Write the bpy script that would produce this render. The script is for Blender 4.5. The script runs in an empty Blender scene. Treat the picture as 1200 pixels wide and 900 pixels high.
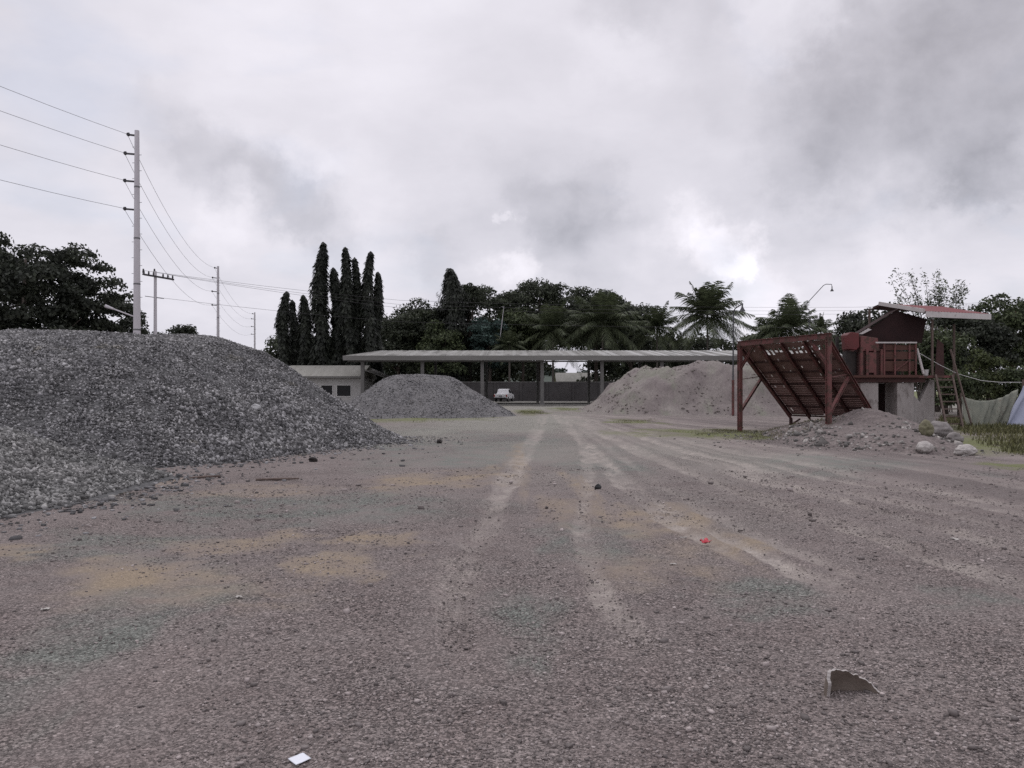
import bpy, bmesh, math, random
import numpy as np
from mathutils import Vector, Matrix

random.seed(7)
RNG = np.random.default_rng(7)
R = math.radians
sc = bpy.context.scene
COL = sc.collection

# ------------------------------------------------------------------ camera, sky, sun, exposure
FPX, HOR, CH = 906.0, 458.0, 1.6           # focal length in photo pixels, horizon row, eye height
cam_d = bpy.data.cameras.new('camera')
cam = bpy.data.objects.new('camera', cam_d)
COL.objects.link(cam)
cam_d.sensor_width = 36.0
cam_d.lens = FPX / 1200.0 * 36.0
cam_d.shift_y = (HOR - 450.0) / 1200.0
cam_d.clip_start = 0.05
cam_d.clip_end = 6000
cam.location = (0, 0, CH)
cam.rotation_euler = (R(90), 0, 0)
sc.camera = cam

SUN_EL, SUN_AZ = 58.0, 20.0                # elevation, degrees to the left of straight ahead
sun_d = bpy.data.lights.new('sun', 'SUN')
sun = bpy.data.objects.new('sun', sun_d)
COL.objects.link(sun)
sun_d.energy = 0.8
sun_d.angle = R(40)
sun_d.color = (1.0, 0.97, 0.93)
sdir = Vector((-math.sin(R(SUN_AZ)) * math.cos(R(SUN_EL)), math.cos(R(SUN_AZ)) * math.cos(R(SUN_EL)), math.sin(R(SUN_EL))))
sun.rotation_euler = (-sdir).to_track_quat('-Z', 'Y').to_euler()
sun.location = (0, 0, 60)

vs = sc.view_settings
vs.view_transform = 'Standard'
vs.look = 'None'
vs.gamma = 1.0
vs.use_curve_mapping = False
vs.exposure = 0.0
sc.cycles.use_denoising = False
sc.cycles.max_bounces = 6
sc.cycles.diffuse_bounces = 3
sc.cycles.transparent_max_bounces = 8
sc.cycles.caustics_reflective = False
sc.cycles.caustics_refractive = False


def P(px, py, Y):
    return Vector(((px - 600) / FPX * Y, Y, CH + (HOR - py) / FPX * Y))


def G(px, py):
    Y = CH * FPX / (py - HOR)
    return Vector(((px - 600) / FPX * Y, Y, 0))


def pdir(px, py):
    return P(px, py, 1.0) - Vector((0, 0, CH))


def build_world():
    w = bpy.data.worlds.new('World')
    sc.world = w
    w.use_nodes = True
    nt = w.node_tree
    N, L = nt.nodes, nt.links
    N.clear()

    def nd(t, **k):
        n = N.new(t)
        for a, v in k.items():
            setattr(n, a, v)
        return n

    def math_(op, a, b=None, clamp=False):
        n = nd('ShaderNodeMath', operation=op, use_clamp=clamp)
        for i, v in enumerate((a, b)):
            if v is None:
                continue
            if isinstance(v, (int, float)):
                n.inputs[i].default_value = v
            else:
                L.new(v, n.inputs[i])
        return n.outputs[0]

    out = nd('ShaderNodeOutputWorld')
    bg = nd('ShaderNodeBackground')
    bg.inputs['Strength'].default_value = 1.0
    L.new(bg.outputs[0], out.inputs[0])
    tc = nd('ShaderNodeTexCoord')
    d = nd('ShaderNodeVectorMath', operation='NORMALIZE')
    L.new(tc.outputs['Generated'], d.inputs[0])
    sep = nd('ShaderNodeSeparateXYZ')
    L.new(d.outputs[0], sep.inputs[0])
    z = math_('MAXIMUM', sep.outputs[2], 0.0)
    # cloud-deck coordinates: the deck flattens towards the horizon
    den = math_('ADD', z, 0.32)
    comb = nd('ShaderNodeCombineXYZ')
    L.new(math_('DIVIDE', sep.outputs[0], den), comb.inputs[0])
    L.new(math_('DIVIDE', sep.outputs[1], den), comb.inputs[1])
    L.new(math_('MULTIPLY', z, 1.6), comb.inputs[2])

    def noise(scale, detail, rough, dist=0.0, vec=None):
        n = nd('ShaderNodeTexNoise')
        n.inputs['Scale'].default_value = scale
        n.inputs['Detail'].default_value = detail
        n.inputs['Roughness'].default_value = rough
        n.inputs['Distortion'].default_value = dist
        L.new(vec or comb.outputs[0], n.inputs['Vector'])
        return n
    n1 = noise(1.5, 9, 0.52, 0.25)
    n2 = noise(4.2, 8, 0.55, 0.2)
    # direction bent by noise, so that the masses below get ragged cloud edges
    nw = noise(5.5, 10, 0.64, 0.0, d.outputs[0])
    ws = nd('ShaderNodeVectorMath', operation='SUBTRACT')
    L.new(nw.outputs['Color'], ws.inputs[0])
    ws.inputs[1].default_value = (0.5, 0.5, 0.5)
    wm = nd('ShaderNodeVectorMath', operation='SCALE')
    L.new(ws.outputs[0], wm.inputs[0])
    wm.inputs['Scale'].default_value = 0.21
    wa = nd('ShaderNodeVectorMath', operation='ADD')
    L.new(d.outputs[0], wa.inputs[0])
    L.new(wm.outputs[0], wa.inputs[1])
    wn = nd('ShaderNodeVectorMath', operation='NORMALIZE')
    L.new(wa.outputs[0], wn.inputs[0])

    # base brightness of the overcast, brighter towards the zenith
    lum = math_('ADD', math_('MULTIPLY', math_('SUBTRACT', n1.outputs['Fac'], 0.5), 0.28), 0.75)
    lum = math_('ADD', lum, math_('MULTIPLY', math_('SUBTRACT', n2.outputs['Fac'], 0.5), 0.23))
    n4 = noise(3.4, 8, 0.55, 0.1, d.outputs[0])
    ragged = nd('ShaderNodeMapRange')
    L.new(n4.outputs['Fac'], ragged.inputs[0])
    ragged.inputs[1].default_value = 0.34
    ragged.inputs[2].default_value = 0.60
    ragged.inputs[3].default_value = 0.35
    ragged.inputs[4].default_value = 1.25
    masses = [  # where in the sky, angular radius, brightness change
        (1070, 95, 120, -0.19), (1130, 30, 110, -0.12), (1000, 50, 70, -0.09), (790, 25, 62, -0.12), (740, 5, 50, -0.09), (930, 175, 58, -0.11),
        (870, 110, 42, -0.06), (1175, 205, 40, -0.15), (1110, 236, 40, -0.05), (1190, 110, 60, -0.06),
        (190, 160, 42, -0.08), (240, 185, 42, -0.10), (290, 213, 42, -0.12), (335, 238, 42, -0.12), (375, 260, 38, -0.10),
        (620, 225, 42, -0.12), (680, 238, 46, -0.09), (712, 290, 48, -0.12), (645, 290, 46, -0.09), (500, 300, 40, -0.10), (560, 200, 50, -0.05),
        (930, 20, 42, 0.14), (750, 60, 60, 0.08), (838, 285, 34, 0.16), (851, 300, 15, 0.14), (815, 270, 30, 0.10), (590, 318, 24, 0.16), (572, 247, 7, 0.15),
        (365, 195, 30, 0.08), (270, 255, 40, 0.08), (420, 215, 45, 0.07), (450, 335, 40, 0.07), (885, 355, 45, 0.13), (1020, 345, 60, 0.06),
        (1080, 255, 55, 0.05), (250, 20, 140, 0.05), (450, 40, 150, 0.03), (560, 340, 40, 0.05),
    ]
    for (px, py, r, amp) in masses:
        b = pdir(px, py).normalized()
        rr = r / FPX
        dp = nd('ShaderNodeVectorMath', operation='DOT_PRODUCT')
        L.new(wn.outputs[0], dp.inputs[0])
        dp.inputs[1].default_value = b
        e = math_('MULTIPLY', math_('SUBTRACT', dp.outputs['Value'], 1.0), 1.6 / (rr * rr))
        g = math_('POWER', 2.71828, e)
        if r < 130:      # firm cumulus edges
            sm = nd('ShaderNodeMapRange', interpolation_type='SMOOTHSTEP')
            L.new(g, sm.inputs[0])
            sm.inputs[1].default_value = 0.22
            sm.inputs[2].default_value = 0.72
            g = math_('ADD', math_('MULTIPLY', sm.outputs[0], 0.55), math_('MULTIPLY', g, 0.45))
        lum = math_('ADD', lum, math_('MULTIPLY', math_('MULTIPLY', g, ragged.outputs[0]), amp))
    zen = math_('ADD', math_('MULTIPLY', math_('MAXIMUM', math_('SUBTRACT', z, 0.45), 0.0), 1.1), 1.0)
    lum = math_('MULTIPLY', lum, zen)
    lum = math_('MAXIMUM', lum, 0.2)
    # thin places: clouds tint slightly blue where dark, neutral where bright
    tint = nd('ShaderNodeMapRange')
    L.new(lum, tint.inputs[0])
    tint.inputs[1].default_value = 0.35
    tint.inputs[2].default_value = 0.85
    mixc = nd('ShaderNodeMix', data_type='RGBA')
    L.new(tint.outputs[0], mixc.inputs[0])
    low = nd('ShaderNodeMapRange')
    L.new(z, low.inputs[0])
    low.inputs[1].default_value = 0.18
    low.inputs[2].default_value = 0.36
    lowc = nd('ShaderNodeMix', data_type='RGBA')
    L.new(low.outputs[0], lowc.inputs[0])
    lowc.inputs[6].default_value = (0.945, 0.962, 1.10, 1)
    lowc.inputs[7].default_value = (0.985, 0.962, 1.075, 1)
    L.new(lowc.outputs[2], mixc.inputs[6])
    mixc.inputs[7].default_value = (1.0, 0.972, 1.055, 1)
    cl = nd('ShaderNodeVectorMath', operation='SCALE')
    L.new(mixc.outputs[2], cl.inputs[0])
    L.new(lum, cl.inputs['Scale'])
    # the clear sky above the clouds, seen through thin spots
    sky = nd('ShaderNodeTexSky', sky_type='NISHITA')
    sky.sun_disc = False
    sky.sun_elevation = R(SUN_EL)
    sky.sun_rotation = R(-SUN_AZ)
    sk = nd('ShaderNodeVectorMath', operation='SCALE')
    L.new(sky.outputs[0], sk.inputs[0])
    sk.inputs['Scale'].default_value = 0.10
    cover = nd('ShaderNodeMapRange')
    n3 = noise(2.6, 6, 0.5, 0.4)
    L.new(n3.outputs['Fac'], cover.inputs[0])
    cover.inputs[1].default_value = 0.28
    cover.inputs[2].default_value = 0.46
    cover.inputs[3].default_value = 0.80
    cover.inputs[4].default_value = 1.0
    mx = nd('ShaderNodeMix', data_type='RGBA')
    L.new(cover.outputs[0], mx.inputs[0])
    L.new(sk.outputs[0], mx.inputs[6])
    L.new(cl.outputs[0], mx.inputs[7])
    L.new(mx.outputs[2], bg.inputs['Color'])


build_world()

# ------------------------------------------------------------------ helpers
ORG = {}


def tag(o, label=None, cat=None, group=None, kind=None):
    if label: o['label'] = label
    if cat: o['category'] = cat
    if group: o['group'] = group
    if kind: o['kind'] = kind
    return o


def thing(name, label, cat, loc, group=None):
    o = bpy.data.objects.new(name, None)
    o.empty_display_size = 0.3
    COL.objects.link(o)
    o.location = loc
    ORG[o.name] = np.array(loc, float)
    return tag(o, label, cat, group)


def mesh_np(V, F):
    """V (n,3); F (m,k) with k corners each."""
    me = bpy.data.meshes.new('mesh')
    V = np.ascontiguousarray(V, np.float32)
    F = np.ascontiguousarray(F, np.int32)
    m, k = F.shape
    me.vertices.add(len(V))
    me.vertices.foreach_set('co', V.ravel())
    me.loops.add(m * k)
    me.loops.foreach_set('vertex_index', F.ravel())
    me.polygons.add(m)
    me.polygons.foreach_set('loop_start', np.arange(m, dtype=np.int32) * k)
    me.update(calc_edges=True)
    return me


def link(name, me, mat, parent=None, smooth=False):
    me.name = name
    o = bpy.data.objects.new(name, me)
    COL.objects.link(o)
    if mat is not None:
        me.materials.append(mat)
    if smooth:
        me.polygons.foreach_set('use_smooth', np.ones(len(me.polygons), bool))
    if parent is not None:
        o.parent = parent
    return o


def put_np(name, V, F, mat, parent=None, loc=None, smooth=False):
    V = np.asarray(V, float)
    if parent is not None:
        org = ORG[parent.name]
        o = link(name, mesh_np(V - org, F), mat, parent, smooth)
        ORG[o.name] = org
    else:
        org = np.array(loc if loc is not None else (0, 0, 0), float)
        o = link(name, mesh_np(V - org, F), mat, None, smooth)
        o.location = org
        ORG[o.name] = org
    return o


class MB:
    def __init__(s):
        s.v, s.f = [], []

    def add(s, vs, fs):
        b = len(s.v)
        s.v += [tuple(p) for p in vs]
        s.f += [tuple(i + b for i in f) for f in fs]
        return s

    def box(s, lo, hi):
        x0, y0, z0 = lo
        x1, y1, z1 = hi
        return s.add([(x0, y0, z0), (x1, y0, z0), (x1, y1, z0), (x0, y1, z0), (x0, y0, z1), (x1, y0, z1), (x1, y1, z1), (x0, y1, z1)],
                     [(0, 3, 2, 1), (4, 5, 6, 7), (0, 1, 5, 4), (1, 2, 6, 5), (2, 3, 7, 6), (3, 0, 4, 7)])

    def bar(s, a, b, w, h, up=(0, 0, 1)):
        """square bar from a to b: w across, h along up"""
        a, b = Vector(a), Vector(b)
        t = (b - a).normalized()
        u = Vector(up)
        if abs(t.dot(u)) > 0.98:
            u = Vector((0, 1, 0))
        r = t.cross(u).normalized()
        u = r.cross(t).normalized()
        r, u = r * w / 2, u * h / 2
        vs = [a - r - u, a + r - u, a + r + u, a - r + u, b - r - u, b + r - u, b + r + u, b - r + u]
        return s.add(vs, [(0, 1, 2, 3), (7, 6, 5, 4), (0, 4, 5, 1), (1, 5, 6, 2), (2, 6, 7, 3), (3, 7, 4, 0)])

    def channel(s, a, b, w, h, up=(0, 0, 1), t=0.012):
        """an I-section: web and two flanges"""
        a, b = Vector(a), Vector(b)
        d = (b - a).normalized()
        u = Vector(up)
        if abs(d.dot(u)) > 0.98:
            u = Vector((0, 1, 0))
        r = d.cross(u).normalized()
        u = r.cross(d).normalized()
        s.bar(a, b, t, h - 2 * t - 0.002, u)
        for q in (-1, 1):
            o = u * q * (h / 2 - t / 2)
            s.bar(a + o, b + o, w, t, u)
        return s

    def tube(s, pts, radii, n=8, cap=True):
        pts = [Vector(p) for p in pts]
        if isinstance(radii, (int, float)):
            radii = [radii] * len(pts)
        rings = []
        ref = Vector((0.31, 0.87, 0.2)).normalized()
        for i, p in enumerate(pts):
            t = (pts[min(i + 1, len(pts) - 1)] - pts[max(i - 1, 0)]).normalized()
            if abs(t.dot(ref)) > 0.95:
                ref = Vector((0.9, 0.1, 0.3)).normalized()
            r = t.cross(ref).normalized()
            u = r.cross(t)
            rings.append([p + (r * math.cos(2 * math.pi * k / n) + u * math.sin(2 * math.pi * k / n)) * radii[i] for k in range(n)])
        vs = [q for ring in rings for q in ring]
        fs = []
        for i in range(len(pts) - 1):
            for k in range(n):
                a, b = i * n + k, i * n + (k + 1) % n
                fs.append((a, a + n, b + n, b))
        if cap:
            fs.append(tuple(range(n)))
            fs.append(tuple(reversed(range((len(pts) - 1) * n, len(pts) * n))))
        return s.add(vs, fs)

    def prism(s, poly, thick):
        """extrude a planar polygon by a vector"""
        n = len(poly)
        a = [Vector(p) for p in poly]
        b = [p + Vector(thick) for p in a]
        fs = [tuple(range(n)), tuple(reversed(range(n, 2 * n)))]
        fs += [(i, i + n, (i + 1) % n + n, (i + 1) % n) for i in range(n)]
        return s.add(a + b, fs)

    def build(s, name, mat, parent=None, loc=None, smooth=False, bevel=0.0):
        me = bpy.data.meshes.new(name)
        if parent is not None:
            org = ORG[parent.name]
        else:
            org = np.array(loc if loc is not None else (0, 0, 0), float)
        me.from_pydata([(p[0] - org[0], p[1] - org[1], p[2] - org[2]) for p in s.v], [], s.f)
        bm = bmesh.new()
        bm.from_mesh(me)
        bmesh.ops.recalc_face_normals(bm, faces=bm.faces)
        if bevel:
            bmesh.ops.bevel(bm, geom=bm.edges[:], offset=bevel, segments=1, affect='EDGES', clamp_overlap=True)
        bm.to_mesh(me)
        bm.free()
        o = link(name, me, mat, parent, smooth)
        if parent is None:
            o.location = org
        ORG[o.name] = org
        return o


# ---- numpy value noise
def _hash(ix, iy, iz, seed):
    h = (ix.astype(np.int64) * 374761393 + iy.astype(np.int64) * 668265263 + iz.astype(np.int64) * 2147483647 + seed * 1274126177) & 0xffffffff
    h = ((h ^ (h >> 13)) * 1274126177) & 0xffffffff
    return ((h ^ (h >> 16)) & 0xffff) / 65535.0


def vnoise(x, y, z=None, seed=0):
    x = np.asarray(x, float); y = np.asarray(y, float)
    z = np.zeros_like(x) if z is None else np.asarray(z, float)
    ix, iy, iz = np.floor(x), np.floor(y), np.floor(z)
    fx, fy, fz = x - ix, y - iy, z - iz
    fx, fy, fz = (q * q * (3 - 2 * q) for q in (fx, fy, fz))
    r = 0
    for dx in (0, 1):
        for dy in (0, 1):
            for dz in (0, 1):
                w = (fx if dx else 1 - fx) * (fy if dy else 1 - fy) * (fz if dz else 1 - fz)
                r = r + w * _hash(ix + dx, iy + dy, iz + dz, seed)
    return r * 2 - 1


def fbm(x, y, z=None, o=4, seed=0):
    a, r, f = 1.0, 0, 1.0
    for i in range(o):
        r = r + a * vnoise(np.asarray(x) * f, np.asarray(y) * f, None if z is None else np.asarray(z) * f, seed + i * 17)
        a *= 0.5
        f *= 2.03
    return r


# ---- materials
def material(name, c1, c2, scale=3.0, rough=0.85, detail=5.0, bump=0.0, bump_scale=20.0, c3=None, c3_scale=8.0, c3_cut=0.6, island=0.0,
             stretch=(1, 1, 1), metallic=0.0, translucent=0.0, spec=0.3, voronoi=None):
    m = bpy.data.materials.new(name)
    m.use_nodes = True
    nt = m.node_tree
    N, L = nt.nodes, nt.links
    bs = N['Principled BSDF']
    bs.inputs['Roughness'].default_value = rough
    bs.inputs['Metallic'].default_value = metallic
    bs.inputs['Specular IOR Level'].default_value = spec
    tc = N.new('ShaderNodeTexCoord')
    mp = N.new('ShaderNodeMapping')
    mp.inputs['Scale'].default_value = stretch
    L.new(tc.outputs['Object'], mp.inputs[0])
    n = N.new('ShaderNodeTexNoise')
    n.inputs['Scale'].default_value = scale
    n.inputs['Detail'].default_value = detail
    n.inputs['Roughness'].default_value = 0.6
    L.new(mp.outputs[0], n.inputs['Vector'])
    r = N.new('ShaderNodeMapRange')
    r.inputs[1].default_value = 0.32
    r.inputs[2].default_value = 0.68
    L.new(n.outputs['Fac'], r.inputs[0])
    mix = N.new('ShaderNodeMix')
    mix.data_type = 'RGBA'
    L.new(r.outputs[0], mix.inputs[0])
    mix.inputs[6].default_value = (*c1, 1)
    mix.inputs[7].default_value = (*c2, 1)
    col = mix.outputs[2]
    if c3 is not None:
        n3 = N.new('ShaderNodeTexNoise')
        n3.inputs['Scale'].default_value = c3_scale
        n3.inputs['Detail'].default_value = 6
        n3.inputs['Roughness'].default_value = 0.65
        L.new(mp.outputs[0], n3.inputs['Vector'])
        r3 = N.new('ShaderNodeMapRange')
        r3.inputs[1].default_value = c3_cut
        r3.inputs[2].default_value = c3_cut + 0.09
        L.new(n3.outputs['Fac'], r3.inputs[0])
        mx = N.new('ShaderNodeMix')
        mx.data_type = 'RGBA'
        L.new(r3.outputs[0], mx.inputs[0])
        L.new(col, mx.inputs[6])
        mx.inputs[7].default_value = (*c3, 1)
        col = mx.outputs[2]
    if voronoi:
        v = N.new('ShaderNodeTexVoronoi')
        v.inputs['Scale'].default_value = voronoi[0]
        L.new(mp.outputs[0], v.inputs['Vector'])
        sp = N.new('ShaderNodeSeparateColor')
        L.new(v.outputs['Color'], sp.inputs[0])
        mr = N.new('ShaderNodeMapRange')
        mr.inputs[3].default_value = 1 - voronoi[1]
        mr.inputs[4].default_value = 1 + voronoi[1]
        L.new(sp.outputs[0], mr.inputs[0])
        sv = N.new('ShaderNodeVectorMath')
        sv.operation = 'SCALE'
        L.new(col, sv.inputs[0])
        L.new(mr.outputs[0], sv.inputs['Scale'])
        col = sv.outputs[0]
    if island:
        g = N.new('ShaderNodeNewGeometry')
        pw = N.new('ShaderNodeMath')
        pw.operation = 'POWER'
        L.new(g.outputs['Random Per Island'], pw.inputs[0])
        pw.inputs[1].default_value = 2.2
        mr = N.new('ShaderNodeMapRange')
        mr.inputs[3].default_value = 1 - island
        mr.inputs[4].default_value = 1 + island * 2.1
        L.new(pw.outputs[0], mr.inputs[0])
        sv = N.new('ShaderNodeVectorMath')
        sv.operation = 'SCALE'
        L.new(col, sv.inputs[0])
        L.new(mr.outputs[0], sv.inputs['Scale'])
        col = sv.outputs[0]
    L.new(col, bs.inputs['Base Color'])
    if bump:
        nb = N.new('ShaderNodeTexNoise')
        nb.inputs['Scale'].default_value = bump_scale
        nb.inputs['Detail'].default_value = 6
        L.new(mp.outputs[0], nb.inputs['Vector'])
        bp = N.new('ShaderNodeBump')
        bp.inputs['Strength'].default_value = 1.0
        bp.inputs['Distance'].default_value = bump
        L.new(nb.outputs['Fac'], bp.inputs['Height'])
        L.new(bp.outputs[0], bs.inputs['Normal'])
    if translucent:
        out = N['Material Output']
        tr = N.new('ShaderNodeBsdfTranslucent')
        L.new(col, tr.inputs['Color'])
        ms = N.new('ShaderNodeMixShader')
        ms.inputs[0].default_value = translucent
        L.new(bs.outputs[0], ms.inputs[1])
        L.new(tr.outputs[0], ms.inputs[2])
        L.new(ms.outputs[0], out.inputs[0])
    return m


M = {}
M['stone'] = material('grey_crushed_stone', (0.118, 0.116, 0.120), (0.20, 0.196, 0.196), 1.2, 0.85, island=0.62, c3=(0.13, 0.12, 0.10), c3_scale=0.7, c3_cut=0.60)
M['stone_pale'] = material('pale_crushed_stone', (0.135, 0.135, 0.132), (0.215, 0.21, 0.205), 1.2, 0.85, island=0.52)
M['pile_base'] = material('stone_fines', (0.07, 0.07, 0.072), (0.12, 0.12, 0.12), 9, 0.95, bump=0.06, bump_scale=12)
M['loose'] = material('loose_pebbles', (0.17, 0.145, 0.14), (0.26, 0.23, 0.22), 3.0, 0.85, island=0.46)
M['cobble'] = material('river_cobbles', (0.12, 0.11, 0.105), (0.24, 0.225, 0.21), 2.0, 0.8, island=0.55)
M['fine_grey'] = material('fine_grey_gravel', (0.115, 0.112, 0.115), (0.16, 0.155, 0.155), 1.3, 0.95, bump=0.07, bump_scale=9, voronoi=(16, 0.4))
M['sand'] = material('damp_sand', (0.160, 0.134, 0.132), (0.222, 0.203, 0.184), 0.3, 0.95, bump=0.035, bump_scale=7, c3=(0.185, 0.18, 0.15), c3_scale=0.28, c3_cut=0.52, stretch=(1.6, 0.8, 0.35), voronoi=(9, 0.12))
M['clod'] = material('sand_clods', (0.17, 0.148, 0.14), (0.23, 0.205, 0.185), 0.5, 0.95, island=0.14)
M['dirt_heap'] = material('stony_soil', (0.13, 0.108, 0.104), (0.175, 0.148, 0.14), 2.0, 0.95, bump=0.03, bump_scale=14, voronoi=(18, 0.3))
M['boulder'] = material('pale_boulder', (0.34, 0.315, 0.30), (0.47, 0.445, 0.42), 5, 0.8, bump=0.02, bump_scale=16, c3=(0.16, 0.145, 0.13), c3_scale=6, c3_cut=0.6)
M['mossy'] = material('mossy_boulder', (0.13, 0.125, 0.07), (0.20, 0.185, 0.13), 6, 0.9, bump=0.02, bump_scale=16)
M['boulder_grey'] = material('grey_boulder', (0.17, 0.155, 0.15), (0.26, 0.24, 0.23), 6, 0.85, bump=0.02, bump_scale=16)
M['red_steel'] = material('rusty_red_paint', (0.165, 0.062, 0.060), (0.120, 0.057, 0.052), 2.5, 0.75, bump=0.004, bump_scale=30, c3=(0.075, 0.048, 0.038), c3_scale=4, c3_cut=0.50)
M['red_bright'] = material('bright_red_paint', (0.135, 0.030, 0.031), (0.095, 0.027, 0.026), 3, 0.6, bump=0.004, bump_scale=30, c3=(0.09, 0.03, 0.025), c3_scale=4, c3_cut=0.58)
M['dark_steel'] = material('dark_maroon_steel', (0.075, 0.036, 0.033), (0.050, 0.027, 0.025), 3, 0.8, bump=0.004, bump_scale=30, c3=(0.08, 0.05, 0.04), c3_scale=7, c3_cut=0.60)
M['screen_rust'] = material('rust_brown_screen', (0.22, 0.135, 0.125), (0.15, 0.088, 0.080), 2.2, 0.9, c3=(0.27, 0.20, 0.185), c3_scale=6, c3_cut=0.58)
M['maroon_dark'] = material('near_black_maroon', (0.030, 0.014, 0.014), (0.022, 0.011, 0.011), 3, 0.9)  # near-black maroon for the gable panel, side sheet and front rear wall
M['rust_plank'] = material('rusty_brown_planks', (0.075, 0.036, 0.029), (0.105, 0.052, 0.042), 5, 0.85, stretch=(0.5, 1, 5), c3=(0.06, 0.035, 0.028), c3_scale=3, c3_cut=0.57)
M['black_steel'] = material('blackened_steel', (0.02, 0.018, 0.018), (0.04, 0.033, 0.03), 4, 0.7)
M['concrete'] = material('stained_concrete', (0.27, 0.245, 0.235), (0.36, 0.335, 0.32), 1.6, 0.9, bump=0.01, bump_scale=10, c3=(0.17, 0.15, 0.14), c3_scale=2.5, c3_cut=0.56, stretch=(1, 1, 0.5))
M['concrete_pale'] = material('pale_pole_concrete', (0.44, 0.42, 0.44), (0.53, 0.51, 0.53), 1.5, 0.8, stretch=(1, 1, 0.3))
M['concrete_dark'] = material('grey_block_wall', (0.06, 0.056, 0.056), (0.085, 0.08, 0.08), 0.6, 0.95, c3=(0.06, 0.055, 0.055), c3_scale=1.5, c3_cut=0.55)
M['post_grey'] = material('grey_shed_post', (0.12, 0.117, 0.113), (0.165, 0.16, 0.155), 1.0, 0.85, c3=(0.09, 0.087, 0.084), c3_scale=2, c3_cut=0.58)
M['fascia'] = material('weathered_fascia', (0.15, 0.146, 0.138), (0.20, 0.195, 0.185), 0.6, 0.8, c3=(0.16, 0.155, 0.145), c3_scale=1.5, c3_cut=0.58, stretch=(0.4, 1, 2))
M['white_wall'] = material('dull_white_wall', (0.40, 0.39, 0.38), (0.48, 0.47, 0.46), 0.8, 0.9, c3=(0.32, 0.31, 0.295), c3_scale=1.2, c3_cut=0.6)
M['white_trim'] = material('dull_white_trim', (0.52, 0.51, 0.50), (0.60, 0.59, 0.58), 1.5, 0.8)
M['grey_roof'] = material('grey_green_roof_sheet', (0.20, 0.195, 0.175), (0.26, 0.255, 0.23), 1.5, 0.7, c3=(0.18, 0.175, 0.15), c3_scale=2, c3_cut=0.58, stretch=(1, 0.3, 0.3))
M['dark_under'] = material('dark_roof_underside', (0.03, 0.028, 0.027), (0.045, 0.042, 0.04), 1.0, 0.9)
M['slab'] = material('dusty_slab', (0.17, 0.165, 0.15), (0.22, 0.21, 0.19), 0.7, 0.95)
M['glass_dark'] = material('dark_window_glass', (0.012, 0.012, 0.014), (0.02, 0.02, 0.022), 2, 0.35, spec=0.2)
M['white_paint'] = material('white_car_paint', (0.72, 0.72, 0.73), (0.78, 0.78, 0.79), 3, 0.28, spec=0.5)
M['tyre'] = material('black_rubber', (0.015, 0.015, 0.015), (0.028, 0.028, 0.028), 9, 0.8)
M['rim_metal'] = material('grey_wheel_metal', (0.35, 0.35, 0.36), (0.45, 0.45, 0.46), 4, 0.4, metallic=0.7)
M['tail_red'] = material('red_lamp_plastic', (0.30, 0.01, 0.01), (0.36, 0.015, 0.015), 5, 0.3)
M['black_plastic'] = material('black_plastic', (0.02, 0.02, 0.022), (0.03, 0.03, 0.03), 6, 0.5)
M['red_roof'] = material('faded_red_roofing', (0.17, 0.030, 0.036), (0.16, 0.050, 0.052), 1.2, 0.6, c3=(0.20, 0.11, 0.105), c3_scale=1.1, c3_cut=0.58, stretch=(1.0, 0.4, 1))
M['pale_fascia'] = material('pale_wood_fascia', (0.44, 0.41, 0.40), (0.52, 0.49, 0.475), 3, 0.8, c3=(0.33, 0.30, 0.29), c3_scale=4, c3_cut=0.6)
M['wood'] = material('weathered_wood', (0.09, 0.065, 0.055), (0.15, 0.115, 0.10), 4, 0.9, stretch=(3, 3, 0.4))
M['tarp_green'] = material('faded_green_tarp', (0.17, 0.18, 0.15), (0.26, 0.265, 0.215), 1.6, 0.8, c3=(0.17, 0.145, 0.12), c3_scale=3, c3_cut=0.58, stretch=(2.5, 2.5, 0.6))
M['tarp_blue'] = material('pale_blue_tarp', (0.27, 0.29, 0.37), (0.32, 0.345, 0.43), 1.2, 0.6)
M['wire'] = material('dull_wire', (0.12, 0.12, 0.125), (0.16, 0.16, 0.165), 5, 0.6)
M['insulator'] = material('dark_insulator', (0.035, 0.033, 0.036), (0.06, 0.055, 0.06), 5, 0.5)
M['lamp_metal'] = material('dark_lamp_metal', (0.05, 0.05, 0.055), (0.08, 0.08, 0.085), 5, 0.5)
M['bark'] = material('grey_brown_bark', (0.06, 0.048, 0.04), (0.11, 0.092, 0.08), 2, 0.95, bump=0.03, bump_scale=8, stretch=(3, 3, 0.6))
M['palm_bark'] = material('palm_bark', (0.09, 0.08, 0.072), (0.15, 0.135, 0.12), 2, 0.95, stretch=(0.6, 0.6, 4))
M['red_bark'] = material('reddish_bark', (0.10, 0.055, 0.042), (0.14, 0.075, 0.06), 2, 0.95, stretch=(3, 3, 0.6))


def leaf_mat(name, a, b, isl=0.45, tr=0.25):
    return material(name, a, b, 0.35, 0.6, detail=3, island=isl, translucent=tr, spec=0.25)


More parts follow.
